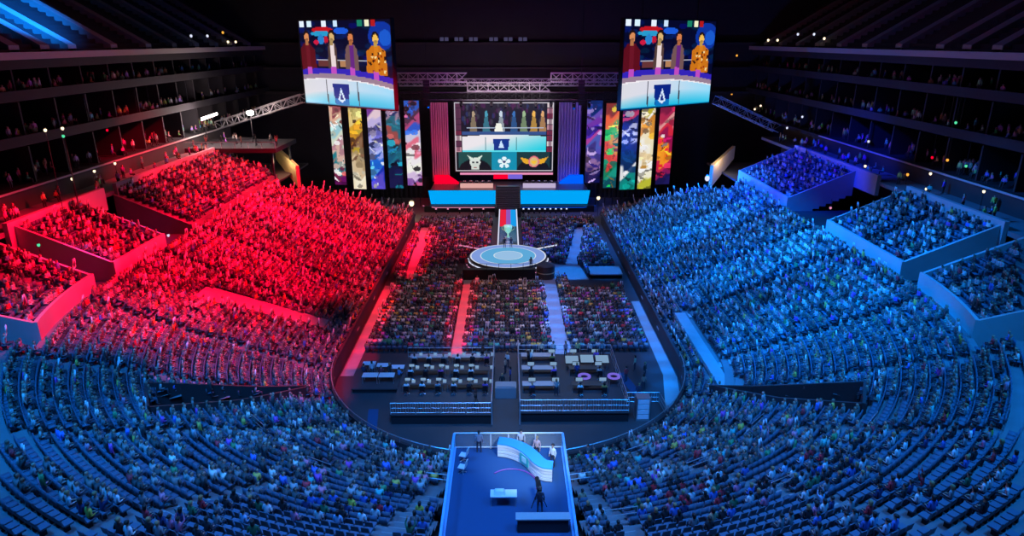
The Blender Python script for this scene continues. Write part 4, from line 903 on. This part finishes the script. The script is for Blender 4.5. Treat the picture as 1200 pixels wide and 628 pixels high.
tag(r, 'dim raised television platform behind the red lit crowd', 'platform')
for k in range(7):
    x_ = px0 + 2.5 + k * 1.9; person('stand' if k % 2 else 'standup', (x_, 109.5 + (k % 3) * 1.5, pz0 - .9), PI * .2 * k, [(.4, .2, .15), (.03, .03, .03), (.5, .45, .4)][k % 3], k % 4, f"crew member on the dim raised television platform, {ORD[k]} counting from the flood light end", 'television platform crew')
for s, (xx, yy) in ((-1, (322, 172)), (1, (862, 172))):
    pa = at(xx, 172, 122); pb = at(347 if s < 0 else 836, 197, 116)
    mb = MB(); mb.hexa([(pa[0], 122, pa[1] - 2.2), (pb[0], 116, pb[1] - 3.4), (pb[0] - s * .5, 116.3, pb[1] - 3.4), (pa[0] - s * .5, 122.3, pa[1] - 2.2)], [(pa[0], 122, pa[1] + .1), (pb[0], 116, pb[1] + .4), (pb[0] - s * .5, 116.3, pb[1] + .4), (pa[0] - s * .5, 122.3, pa[1] + .1)])
    tag(mb.build('exit_wall_panel', M['wood']), f"tan lit wall panel of an exit passage {'left' if s < 0 else 'right'} of the tall banners", 'wall panel', 'exit wall panels')
    l = bpy.data.lights.new('exit_glow', 'POINT'); l.energy = 500; l.color = (1, .8, .45); l.shadow_soft_size = .4; o = bpy.data.objects.new('exit_glow', l); C.objects.link(o); o.location = ((pa[0] + pb[0]) / 2 + s * -1.0, 116, pb[1] + 1.5)
def lamp_at(px_, py_, Y, mm, lab, rad=.35, grp=None, light=0, col=(1, 1, 1), snap=False):
    x_, z_ = at(px_, py_, Y); base = 0.0
    if snap:
        sg = -1 if x_ < 0 else 1
        if abs(x_) > 44 or Y > 95:
            for X_ in (52.7, 50.0):
                Y = Y * X_ / abs(x_); x_, z_ = at(px_, py_, Y)
                if z_ > 17.2 or X_ == 50.0: break
        if z_ > 31: base = 31 + .55 * max(0, (abs(x_) - 52.4) // .95) if abs(x_) > 52.4 else 31
        elif abs(x_) > 52: base = min(v for v in (21.2, 25.8, 30.0, 99) if v > z_ + rad) 
        elif abs(x_) > 47.7: base = 14.78
        else: base = Z0 + K * (math.hypot(x_, min(0, Y - YC)) - R0)
        if abs(x_) <= 47.7 and z_ - base > 3: base = z_ - 2.2 if False else base
    if Y > 146.5: Y = 148.6; x_, z_ = at(px_, py_, Y); base = min(v for v in (21.0, 26.0, 31.0, 50.0) if v > z_ + rad)
    r = empty('small_lamp', (x_, Y, z_)); b = MB(); b.lathe([(rad * .5, -rad * 1.2), (rad, -rad * .5), (rad, rad * .5), (rad * .4, rad)], 8); b.build('bulb', M[mm], r); b = MB(); b.lathe([(rad * .7, rad), (rad * .8, rad * 1.5), (.05, rad * 1.8)], 8); b.build('cap', M['blackm'], r)
    if abs(base - z_) > .1: MB().bar((0, .0, base - z_), (0, 0, rad * (1.5 if base > z_ else -1.1)), .03).build('pole', M['blackm'], r)
    tag(r, lab, 'lamp', grp)
    if light: l = bpy.data.lights.new('lamp_glow', 'POINT'); l.energy = light; l.color = col; l.shadow_soft_size = .3; o = bpy.data.objects.new('lamp_glow', l); C.objects.link(o); o.location = (x_, Y - 1.0, z_ + .2)
lamp_at(829, 209, 112, 'whiteled', 'bright blue-white lamp at the far edge of the blue lit crowd', .4, None, 9000, (0, .1, 1))
lamp_at(482, 238, 124, 'warm', 'small warm lamp on the floor left of the stage, below the tall banners', .45, None, 300, (1, .7, .3))
lamp_at(701, 232, 124, 'warm', 'small warm lamp on the floor right of the stage, below the tall banners', .3)
# suite and concourse lamps on both sides
LP = [(225, 42, 140, 'whiteled', 'white'), (244, 42, 140, 'whiteled', 'white'), (262, 38, 138, 'orange', 'orange'), (268, 49, 136, 'warm', 'warm'), (277, 49, 136, 'warm', 'warm'),
      (55, 152, 64, 'warm', 'yellow'), (75, 150, 66, 'warm', 'yellow'), (76, 159, 66, 'green', 'green'), (107, 150, 74, 'redled', 'red'), (127, 152, 78, 'redled', 'red'), (222, 124, 118, 'redled', 'red'), (178, 132, 104, 'warm', 'warm'), (164, 138, 98, 'pinkled', 'pink'),
      (112, 200, 76, 'warm', 'warm'), (86, 209, 70, 'warm', 'warm'), (136, 191, 82, 'warm', 'warm'), (47, 286, 60, 'green', 'green'), (198, 275, 74, 'whiteled', 'white'), (259, 237, 94, 'whiteled', 'white'),
      (864, 65, 124, 'orange', 'orange'), (858, 110, 122, 'orange', 'orange'), (885, 128, 118, 'warm', 'warm'), (892, 124, 118, 'warm', 'warm'), (901, 47, 140, 'warm', 'warm'), (912, 47, 138, 'warm', 'warm'), (936, 40, 130, 'whiteled', 'white'), (955, 40, 126, 'whiteled', 'white'), (967, 45, 122, 'warm', 'warm'),
      (923, 150, 112, 'whiteled', 'white'), (941, 137, 108, 'whiteled', 'white'), (1019, 166, 96, 'whiteled', 'white'), (1103, 150, 78, 'orange', 'orange'), (1124, 158, 74, 'warm', 'yellow'), (1122, 144, 74, 'green', 'green'), (1094, 185, 80, 'redled', 'red'), (1134, 195, 72, 'green', 'green'),
      (1015, 195, 94, 'warm', 'warm'), (1065, 205, 84, 'orange', 'yellow'), (1092, 204, 79, 'warm', 'warm'), (1087, 222, 78, 'warm', 'warm'), (1155, 225, 66, 'warm', 'warm'), (983, 271, 78, 'warm', 'warm white'), (1017, 211, 92, 'redled', 'red'), (974, 244, 86, 'pinkled', 'pink'), (1111, 158, 76, 'whiteled', 'white'), (1112, 188, 76, 'orange', 'orange')]
cnt = {}
for (x_, y_, Y_, mm, cn) in LP:
    sd = 'left' if x_ < 595 else 'right'; lv = 'highest suites' if y_ < 70 else 'middle suites' if y_ < 165 else 'walkway above the stand' if y_ < 232 else 'raised seats'
    k = (sd, lv, cn); cnt[k] = cnt.get(k, 0) + 1
    tot = sum(1 for q in LP if q[4] == cn and ((q[0] < 595) == (x_ < 595)) and ('highest suites' if q[1] < 70 else 'middle suites' if q[1] < 165 else 'walkway above the stand' if q[1] < 232 else 'raised seats') == lv)
    wh = '' if tot == 1 else f", {ORD[cnt[k] - 1]} of {['', 'one', 'two', 'three', 'four', 'five', 'six'][tot]}"
    lamp_at(x_, y_, Y_, mm, f"tiny {cn} light in the {lv} on the {sd} side{wh}", .07 + .0010 * Y_, 'small lights along the side walls', snap=True)
#PART4
# ------------------------------------------------------------------ camera and production risers at the back of the floor
def rail_fence(name, pts, h, lab, z=0, mesh=True, mt='steel', grp=None):
    r = empty(name, (0, 0, 0)); b = MB(); b.path([(x, y, z + h) for x, y in pts], .035); b.path([(x, y, z + h * .55) for x, y in pts], .02); b.path([(x, y, z + .15) for x, y in pts], .025); b.build('rail', M[mt], r)
    for (xa, ya), (xb, yb) in zip(pts[:-1], pts[1:]):
        L_ = math.hypot(xb - xa, yb - ya); n = max(1, int(L_ / 1.8))
        for k in range(n + 1): x, y = xa + (xb - xa) * k / n, ya + (yb - ya) * k / n; MB().bar((x, y, z), (x, y, z + h), .035).build('post', M[mt], r)
    if mesh:
        b = MB()
        for (xa, ya), (xb, yb) in zip(pts[:-1], pts[1:]):
            n = int(math.hypot(xb - xa, yb - ya) / .22)
            for k in range(n): x, y = xa + (xb - xa) * k / n, ya + (yb - ya) * k / n; b.bar((x, y, z + .15), (x, y, z + h), .012, 4)
        b.build('bars', M[mt], r)
    return tag(r, lab, 'barrier', grp)
def riser(x0, x1, y0, y1, h, lab):
    r = empty('riser', ((x0 + x1) / 2, (y0 + y1) / 2, 0)); hx, hy = (x1 - x0) / 2, (y1 - y0) / 2
    b = MB(); b.box(-hx, hx, -hy, hy, h - .12, h); b.build('deck', M['floor'], r); b = MB(); b.box(-hx + .1, hx - .1, -hy + .1, hy - .1, 0, h - .12); b.build('skirt', M['black'], r); return tag(r, lab, 'platform', 'production risers')
riser(-10.4, -1.4, 51, 62.2, 1.0, 'large raised production platform left of the centre gap at the back of the floor')
riser(.9, 10.7, 51.3, 62.8, 1.0, 'large raised production platform right of the centre gap at the back of the floor')
riser(-15, -10.6, 56.5, 61.6, .5, 'low side platform with tables at the red lit end of the production area')
rail_fence('crowd_barrier', [(-10.3, 62.1), (-1.5, 62.1)], 1.1, 'steel rail along the far edge of the left production platform', 1.0, False, grp='platform rails')
rail_fence('crowd_barrier', [(-10.3, 51.1), (-1.5, 51.1), (-1.5, 62.1)], 1.1, 'barred steel rail along the near edge of the left production platform', 1.0, True, grp='platform rails')
rail_fence('crowd_barrier', [(1.0, 62.7), (10.6, 62.7), (10.6, 51.4)], 1.1, 'steel rail along the far edge of the right production platform', 1.0, False, grp='platform rails')
rail_fence('crowd_barrier', [(1.0, 62.7), (1.0, 51.4), (10.6, 51.4)], 1.2, 'barred steel rail along the near edge of the right production platform', 1.0, True, grp='platform rails')
for x_, lab in ((-1.45, 'tall blue-lit steel post at the inner corner of the left platform'), (1.0, 'tall steel post at the inner corner of the right platform')):
    mb = MB(); mb.bar((x_, 51, 0), (x_, 51, 2.3), .07); mb.bar((x_, 62, 0), (x_, 62, 3.0), .07); mb.bar((x_, 51, 2.3), (x_, 62, 3.0), .05); tag(mb.build('steel_frame', M['alum']), lab, 'frame', 'platform corner frames')
def table(x, y, z, w_, d_, lab, top='paper', grp='production tables'):
    r = empty('work_table', (x, y, z)); b = MB(); b.box(-w_ / 2, w_ / 2, -d_ / 2, d_ / 2, .72, .76); b.build('table_top', M[top], r)
    for sx in (-1, 1):
        for sy in (-1, 1): b = MB(); b.bar((sx * (w_ / 2 - .06), sy * (d_ / 2 - .06), 0), (sx * (w_ / 2 - .06), sy * (d_ / 2 - .06), .72), .025); b.build('leg', M['steel'], r)
    return tag(r, lab, 'table', grp)
def monitor(x, y, z, lab, w_=.9, rz=0, mt='monitor'):
    r = empty('monitor', (x, y, z), rz); b = MB(); b.box(-w_ / 2, w_ / 2, 0, .06, .1, .1 + w_ * .6); b.build('casing', M['blackm'], r); b = MB(); b.box(-w_ / 2 + .03, w_ / 2 - .03, -.006, -.001, .13, .07 + w_ * .6); b.build('screen', M[mt], r); b = MB(); b.box(-.04, .04, .02, .05, 0, .12); b.box(-.15, .15, -.08, .12, 0, .015); b.build('stand', M['steel'], r)
    return tag(r, lab, 'monitor', 'production monitors')
def office_chair(x, y, z, rz, lab, white=False):
    r = empty('office_chair', (x, y, z), rz); b = MB(); b.box(-.24, .24, -.22, .24, .42, .48); b.build('seat', M['white' if white else 'blackm'], r); b = MB(); b.hexa([(-.22, -.28, .5), (.22, -.28, .5), (.22, -.22, .5), (-.22, -.22, .5)], [(-.2, -.36, 1.0), (.2, -.36, 1.0), (.2, -.31, 1.0), (-.2, -.31, 1.0)]); b.build('backrest', M['white' if white else 'blackm'], r)
    b = MB(); b.bar((0, 0, .08), (0, 0, .42), .03); [b.bar((0, 0, .08), (.28 * math.cos(a), .28 * math.sin(a), .03), .022) for a in np.arange(5) * 1.2566]; b.build('base', M['steel'], r); return tag(r, lab, 'chair', 'office chairs')
# left platform: three rows of staff mostly in white at tables
rowsL = [(60.2, 'far'), (57.4, 'middle'), (54.6, 'near')]
for ry, rn in rowsL:
    for k in range(2): table(-8.0 + k * 4.2, ry + .8, 1.0, 3.8, .8, f"{'grey' if ry > 59 else 'dark'} table in the {rn} row of the left platform, {'outer' if k == 0 else 'inner'} one", 'ledge' if ry > 59 else 'case')
    for k in range(6):
        x_ = -9.4 + k * 1.45; lap = empty('laptop', (x_ + .55, ry + .75, 1.76)); MB().box(-.17, .17, -.12, .12, 0, .02).build('keyboard_base', M['steel'], lap); MB().hexa([(-.17, .10, .02), (.17, .10, .02), (.17, .12, .02), (-.17, .12, .02)], [(-.17, .18, .24), (.17, .18, .24), (.17, .2, .24), (-.17, .2, .24)]).build('screen', M['monitor'], lap); tag(lap, f"open laptop on the {rn} row of the left platform, {ORD[k]} from its outer end", 'laptop', 'laptops on the left platform'); c = [('white', (.8, .8, .8)), ('white', (.85, .85, .85)), ('grey', (.35, .35, .38)), ('white', (.8, .78, .8)), ('black', (.03, .03, .04)), ('purple', (.3, .1, .4))][(k + int(ry)) % 6]
        if ry == 57.4 and k == 5: continue
        person('sitdesk', (x_, ry, 1.0), rng.normal(0, .1), c[1], (k * 3 + int(ry)) % 4, f"seated person in {c[0]} shirt, {rn} row of the left platform, {ORD[k]} from its outer end", 'staff on the left platform')
        office_chair(x_, ry, 1.0, 0, f"black office chair in the {rn} row of the left platform, {ORD[k]} from its outer end")
        if ry < 59: monitor(x_, ry + .95, 1.76, f"monitor on the {rn} table row of the left platform, {ORD[k]} from its outer end", .55)
# low side platform
for k in range(3): table(-14.0 + k * 1.5, 60.4 - k * .4, .5, 1.3, .8, f"pale cluttered table on the low side platform, {ORD[k]} from the red lit aisle", 'paper')
for k in range(2): table(-13.4 + k * 1.6, 57.9, .5, 1.5, .9, f"white cluttered table at the near edge of the low side platform, {['outer', 'inner'][k]} one", 'white')
for k in range(5): person('stand' if k % 2 else 'sitdesk', (-14.3 + k * .9, 59.1 - k * .2, .5), rng.normal(0, .4), [(.05, .05, .1), (.6, .6, .65), (.2, .05, .08), (.03, .03, .03), (.1, .3, .6)][k], k % 4, f"crew member on the low side platform, {ORD[k]} from the red lit aisle", 'side platform crew')
# right platform
for k, (ry, rn) in enumerate(((61.2, 'far'), (58.4, 'middle'), (55.2, 'near'))):
    for q in range(2):
        table(3.0 + q * 4.6, ry, 1.0, 3.4, .9, f"long table in the {rn} row of the right platform, {'inner' if q == 0 else 'outer'} one", 'ledge' if q == 0 else 'case')
    for q in range(4):
        x_ = 2.2 + q * 2.2; cl = [('white', (.8, .8, .8)), ('olive', (.3, .28, .08)), ('black', (.03, .03, .03)), ('purple', (.35, .12, .6)), ('navy', (.03, .05, .2)), ('grey', (.4, .4, .4))][(q + k * 2) % 6]
        person('sitdesk' if (q + k) % 3 else 'stand', (x_, ry - .95, 1.0), rng.normal(0, .15), cl[1], (q + k) % 4, f"crew member in {cl[0]} shirt, {rn} row of the right platform, {ORD[q]} from the centre gap", 'staff on the right platform')
        if (q + k) % 3: office_chair(x_, ry - .95, 1.0, 0, f"black office chair in the {rn} row of the right platform, {ORD[q]} from the centre gap")
        monitor(x_, ry + .15, 1.76, f"monitor on the {rn} table row of the right platform, {ORD[q]} from the centre gap", .7)
for k in range(6):
    x_ = 3.4 + k * 1.25; c = [('cream', (.75, .68, .5)), ('white', (.85, .85, .85)), ('pink', (.8, .4, .45)), ('pale yellow', (.8, .72, .3)), ('white', (.85, .85, .85)), ('grey', (.4, .4, .45))][k]
    person('stand', (x_, 62.3, 1.0), PI + rng.normal(0, .5), c[1], k % 4, f"person in {c[0]} top at the right platform far rail, {ORD[k]} from the gap", 'people at the far rail')
r = empty('low_platform', (13.9, 90.4, 0)); MB().box(-2.3, 2.3, -1.8, 1.8, .55, .7).build('deck', M['paint'], r); MB().box(-2.2, 2.2, -1.7, 1.7, 0, .55).build('skirt', M['black'], r)
tag(r, 'low empty blue lit platform among the floor seats, right of the round stage', 'platform')
# big tilted bright video monitors on the right platform
for k, (x_, y_) in enumerate(((6.3, 59.4), (7.8, 59.6), (9.3, 59.5))):
    r = empty('control_screen', (x_, y_, 1.0)); b = MB(); b.hexa([(-.68, -.45, .8), (.68, -.45, .8), (.68, .6, 1.15), (-.68, .6, 1.15)], [(-.68, -.45, .86), (.68, -.45, .86), (.68, .6, 1.21), (-.68, .6, 1.21)]); b.build('casing', M['blackm'], r)
    b = MB(); b.add([(-.64, -.42, .875), (.64, -.42, .875), (.64, .57, 1.215), (-.64, .57, 1.215)], [(0, 1, 2, 3)]); b.build('screen', M['monitor'], r); b = MB(); b.bar((-.5, 0, 0), (-.5, 0, .9), .03); b.bar((.5, 0, 0), (.5, 0, .9), .03); b.build('leg', M['steel'], r)
    tag(r, f"bright pale blue control screen lying tilted on the right platform, {ORD[k]} from the centre gap", 'control screen', 'tilted control screens')
for k, x_ in enumerate((7.2, 10.0)):
    mb = MB(); n = 20; R1, R2 = .62, .36; vs = []
    for z_ in (0, .1):
        for rr in (R1, R2):
            for q in range(n): a = 2 * PI * q / n; vs.append((x_ + rr * math.cos(a), 56.4 + rr * math.sin(a), 1.78 + z_))
    fs = [];
    for q in range(n):
        q2 = (q + 1) % n; fs += [(q, q2, n + q2, n + q), (2 * n + q, 3 * n + q, 3 * n + q2, 2 * n + q2), (q, 2 * n + q, 2 * n + q2, q2), (n + q, n + q2, 3 * n + q2, 3 * n + q)]
    mb.add(vs, fs); tag(mb.build('ring_light', M['violetled']), f"violet glowing ring light on the near table row, {'inner' if k == 0 else 'outer'} one", 'ring light', 'violet ring lights')
    table(x_, 56.4, 1.0, 1.0, 1.0, f"small table under the {'inner' if k == 0 else 'outer'} violet ring light", 'blackm')
# broadcast cameras with operators on the platforms
def broadcast_camera(x, y, z, rz, lab):
    r = empty('broadcast_camera', (x, y, z), rz); b = MB()
    for a in (PI / 2, PI / 2 + 2.1, PI / 2 + 4.2): b.bar((0, 0, 1.15), (.55 * math.cos(a), .55 * math.sin(a), 0), .03)
    b.build('tripod', M['blackm'], r); b = MB(); b.box(-.14, .14, -.35, .3, 1.2, 1.5); b.build('body', M['blackm'], r); b = MB(); b.bar((0, .3, 1.35), (0, .75, 1.35), .11, 10, r2=.14); b.build('lens', M['blackm'], r); b = MB(); b.box(-.1, .1, -.5, -.38, 1.42, 1.6); b.build('viewfinder', M['case'], r)
    return tag(r, lab, 'camera', 'broadcast cameras')
broadcast_camera(-2.6, 61.0, 1.0, 0, 'broadcast camera at the far inner corner of the left platform'); broadcast_camera(2.0, 60.0, 1.0, 0, 'broadcast camera at the inner edge of the right platform')
broadcast_camera(-2.9, 52.2, 1.0, 0, 'broadcast camera at the near inner corner of the left platform')
# people standing in the centre gap and behind the platforms
for k, (x_, y_, c, cn) in enumerate(((-.3, 60.5, (.6, .3, .2), 'orange'), (.2, 58.6, (.05, .1, .4), 'blue'), (-.6, 57.2, (.03, .03, .03), 'black'), (-.1, 61.8, (.7, .7, .7), 'white'))):
    person('stand', (x_, y_, 0), rng.normal(0, 1), c, k, f"person in {cn} shirt standing in the gap between the two platforms")
mb = MB(); mb.box(-1.25, .75, 55.5, 56.7, 0, 1.1); mb.box(-1.15, .65, 55.6, 56.6, 1.1, 1.2); tag(mb.build('equipment_case', M['alum']), 'pale long equipment case standing in the gap between the platforms', 'case')
# right end of the platforms: equipment tower, staff, blue mats
r = empty('equipment_rack', (11.9, 52.0, 0)); b = MB(); b.box(-.6, .6, -.5, .5, 0, 2.2); b.build('body', M['steel'], r); 
for k in range(4): b = MB(); b.box(-.5, .5, -.54, -.5, .2 + k * .5, .6 + k * .5); b.build('panel', M['paper'], r)
tag(r, 'tall pale equipment rack beyond the right end of the right platform', 'rack')
for k, (x_, y_, c, cn) in enumerate(((11.6, 58.6, (.6, .05, .06), 'red'), (13.0, 57.0, (.3, .2, .15), 'brown'), (12.2, 55.2, (.05, .05, .08), 'black'), (13.6, 59.5, (.03, .03, .03), 'dark grey'), (17.9, 56.5 - 1, (.5, .05, .08), 'crimson'), (12.9, 61, (.5, .45, .3), 'khaki'))):
    person('stand', (x_, y_, 0 if x_ < 17 else 1.3), rng.normal(0, 1), c, k % 4, f"person in {cn} top standing on the floor beyond the right platform")
rail_fence('crowd_barrier', [(11.0, 54.6), (14.0, 54.6), (14.2, 51.5)], 1.1, 'short steel barrier at the right end of the production area, beside the rack', 0, True)
for k, (a, b_) in enumerate((((-16.0, 55.5), (-15.2, 51.5)), ((-12.3, 53.6), (-11.7, 49.5)), ((11.4, 60.5), (12.4, 56.0)))):
    mb = MB(); mb.hexa([(a[0] - .5, a[1], 0), (b_[0] - .5, b_[1], 0), (b_[0] + .4, b_[1], 0), (a[0] + .4, a[1], 0)][::-1], [(a[0] - .5, a[1], .03), (b_[0] - .5, b_[1], .03), (b_[0] + .4, b_[1], .03), (a[0] + .4, a[1], .03)][::-1]); tag(mb.build('floor_mat', M['bcarpet']), ['blue mat strip near the left corner of the floor', 'blue mat strip beside the left production platform', 'blue mat strip beside the right production platform'][k], 'mat', 'blue floor mats')
# ------------------------------------------------------------------ broadcast booth in the near stand
BZ = 5.4; r = empty('broadcast_booth', (0, 0, 0)); y0, y1 = 28.2, 39.4; hx = 3.7
b = MB(); b.box(-hx, hx, y0, y1, BZ - .25, BZ); b.build('floor_deck', M['bcarpet'], r)
b = MB(); b.box(-hx, hx, y1 - .15, y1, 1.2, BZ - .25); b.box(-hx, -hx + .15, y0, y1, 1.2, BZ - .25); b.box(hx - .15, hx, y0, y1, 1.2, BZ - .25); b.build('skirt', M['dark'], r)
for s in (-1, 1):
    b = MB(); b.box(s * hx - .03, s * hx + .03, y0 + 1, y1, BZ + .05, BZ + 1.15); b.build('glass_panel', M['glass'], r)
    b = MB(); b.box(s * hx - .08, s * hx + .08, y0 + 1, y1, BZ + 1.12, BZ + 1.22); b.box(s * hx - .1, s * hx + .1, y0, y1, BZ, BZ + .12); b.build('side_rail', mat('blue_painted_rail_%d' % (s + 1), (.25, .5, .85), .4), r)
b = MB(); b.box(-hx, hx, y1 - .05, y1, BZ + .05, BZ + 1.15); b.build('glass_panel', M['glass'], r)
b = MB(); b.path([(-hx, y1, BZ + 1.2), (hx, y1, BZ + 1.2)], .06); [b.bar((x_, y1, BZ), (x_, y1, BZ + 1.2), .05) for x_ in (-hx, -hx * .33, 0, hx * .5, hx)]; b.path([(-hx, y1, BZ + .1), (hx, y1, BZ + .1)], .04); b.build('front_rail', M['white'], r)
tag(r, 'glass railed broadcast booth jutting from the middle of the near stand', 'booth')
# curved desk: top surface path from the far left to the near right
cv = [(-.75, 38.3), (-.1, 38.15), (.6, 37.7), (1.15, 37.0), (1.6, 36.2), (2.1, 35.7), (2.75, 35.55)]
def smooth(p, n=24):
    out = []
    for k in range(n + 1):
        t_ = k / n * (len(p) - 1); i = min(int(t_), len(p) - 2); f = t_ - i; a = [p[max(0, i - 1)], p[i], p[i + 1], p[min(len(p) - 1, i + 2)]]
        out.append(tuple(.5 * ((2 * a[1][c]) + (-a[0][c] + a[2][c]) * f + (2 * a[0][c] - 5 * a[1][c] + 4 * a[2][c] - a[3][c]) * f * f + (-a[0][c] + 3 * a[1][c] - 3 * a[2][c] + a[3][c]) * f ** 3) for c in (0, 1)))
    return out
cs = smooth(cv); nr = []
for k in range(len(cs)):
    a = cs[max(0, k - 1)]; b2 = cs[min(len(cs) - 1, k + 1)]; dx, dy = b2[0] - a[0], b2[1] - a[1]; L_ = math.hypot(dx, dy); nr.append((-dy / L_, dx / L_))
def strip(off0, off1, z0_, z1_, k0=0, k1=None):
    mb = MB(); k1 = k1 or len(cs) - 1
    for k in range(k0, k1):
        q = [(cs[k][0] + nr[k][0] * off0, cs[k][1] + nr[k][1] * off0), (cs[k + 1][0] + nr[k + 1][0] * off0, cs[k + 1][1] + nr[k + 1][1] * off0), (cs[k + 1][0] + nr[k + 1][0] * off1, cs[k + 1][1] + nr[k + 1][1] * off1), (cs[k][0] + nr[k][0] * off1, cs[k][1] + nr[k][1] * off1)]
        mb.hexa([(*p, BZ + z0_) for p in q], [(*p, BZ + z1_) for p in q])
    return mb
r = empty('analyst_desk', (0, 0, 0)); strip(0, .85, 1.0, 1.08).build('desk_top', M['desktop'], r)
for z_ in (.08, .34, .60): strip(.04, .10, z_, z_ + .2).build('white_front_band', M['white'], r)
strip(.0, .10, .84, 1.0).build('white_front_band', M['white'], r)
strip(.09, .16, .0, 1.0).build('desk_body', mat('grey_desk_body', (.18, .2, .24), .6), r)
strip(-.02, .04, .25, .95, 9, 13).build('teal_panel', M['teal'], r); strip(-.04, .0, .4, .8, 10, 12).build('pale_emblem_panel', mat('pale_green_panel', (.5, .85, .8), .5), r)
tag(r, 'S-curved analyst desk with blue top and white banded front in the broadcast booth', 'desk')
for k, (x_, y_, c, cn, ro) in enumerate(((.85, 39.0, (.55, .5, .5), 'grey jacket and white shirt', PI), (1.9, 38.2, (.55, .35, .35), 'rose jacket', PI * .85), (2.9, 37.3, (.8, .82, .85), 'white shirt', PI * .75))):
    person('stand', (x_, y_, BZ), ro, c, [0, 2, 0][k], f"presenter in {cn} standing behind the curved desk")
for k, y_ in enumerate((38.0, 36.7)): office_chair(-3.0, y_, BZ, PI * .4, f"white chair by the left glass side of the booth, {['far', 'near'][k]} one", True)
person('stand', (-2.0, 39.75 - .9, BZ), 0, (.3, .3, .35), 0, 'person in grey standing at the front rail of the booth, left half')
broadcast_camera(1.8, 33.5, BZ, .1, 'broadcast camera facing the curved desk in the booth'); person('stand', (1.85, 32.75, BZ), 0, (.02, .03, .06), 0, 'camera operator in navy behind the booth camera')
table(-.3, 33.6, BZ, 1.6, .7, 'small table with pale papers near the back of the booth', 'white')
mb = MB(); mb.hexa([(-.9, 33.4, BZ + .77), (-.2, 33.4, BZ + .77), (-.2, 33.9, BZ + .77), (-.9, 33.9, BZ + .77)], [(-.8, 33.5, BZ + .95), (-.3, 33.5, BZ + .95), (-.3, 33.8, BZ + .95), (-.8, 33.8, BZ + .95)]); tag(mb.build('paper_pile', M['paper']), 'pile of pale papers on the small booth table', 'papers')
r = empty('booth_counter', (2.0, 31.3, BZ)); b = MB(); b.box(-1.6, 1.5, -.3, .3, .9, .98); b.build('counter_top', M['ledge'], r); b = MB(); b.box(-1.5, 1.4, -.25, .25, 0, .9); b.build('cabinet', M['dark'], r); tag(r, 'dark counter with pale top across the back right of the booth', 'counter')
mb = MB(); c_ = [(.2 + 1.6 * math.cos(a), 35.4 + 1.6 * math.sin(a)) for a in np.linspace(-.3, PI * .75, 16)]; mb.path([(x, y, BZ + .04) for x, y in c_], .04); tag(mb.build('floor_cable', mat('purple_cable', (.25, .06, .3), .5)), 'thick purple cable curving on the booth carpet before the desk', 'light strip')
# near stand short railings at the aisle heads
for k, (aa, dd_) in enumerate([(101, 6.2), (118, 9.0), (118, 3.0), (136, 8.2), (79, 6.2), (62, 9.0), (62, 3.0), (44, 8.2), (136, 15.5), (118, 15.5), (101, 14), (154, 16)]):
    t_ = math.radians(aa); r = empty('aisle_railing', (0, 0, 0)); b = MB(); w2 = 1.0 / (R0 + dd_); pa = P(t_ - w2, dd_); pb = P(t_ + w2, dd_); zr = Z0 + K * dd_ + .1
    for h_ in (.9, .5): b.path([(*pa, zr + h_), (*pb, zr + h_)], .03)
    for p_ in (pa, pb): b.bar((*p_, zr - .3), (*p_, zr + .9), .03)
    b.build('rail', M['steel'], r); tag(r, f"short steel stair railing, {ORD[int(dd_ / PITCH)]} near row, {'right' if aa > 90 else 'left'}, {ordinal(abs(aa - 90))} degree stair".replace(f"{ordinal(abs(aa - 90))} degree stair", {11: 'beside the booth', 28: 'second stair from booth', 46: 'third stair from booth', 64: 'fourth stair from booth'}[abs(aa - 90)]), 'railing', 'stair railings of the near stand')
# stair strips down the aisles
mb = MB()
for i in range(NLOW):
    d = i * PITCH; z = zrow(i)
    for a in AIS_A:
        t_ = math.radians(a); w2 = .5 / (R0 + d)
        for dd2, zz in ((0, -.12), (.42, .06)):
            q = [P(t_ - w2, d + dd2 - (.25 if dd2 == 0 else .42)), P(t_ + w2, d + dd2 - (.25 if dd2 == 0 else .42)), P(t_ + w2, d + dd2), P(t_ - w2, d + dd2)]
            if in_open(*q[0]) or in_open(*q[2]): continue
            if dd2 == 0: mb.hexa([(*p, z - K * PITCH) for p in q], [(*p, z - K * PITCH / 2) for p in q])
    for s in (-1, 1):
        for y_ in AIS_Y:
            if y_ > yfar(d): continue
            t0 = TS(y_ - .5, s); t1 = TS(y_ + .5, s); q = [P(t0, d - .3), P(t1, d - .3), P(t1, d), P(t0, d)]
            if in_open(*q[0]) or in_open(*q[2]): continue
            mb.hexa([(*p, z - K * PITCH) for p in q], [(*p, z - K * PITCH / 2) for p in q])
struct('floor_stairs', mb, M['step'])
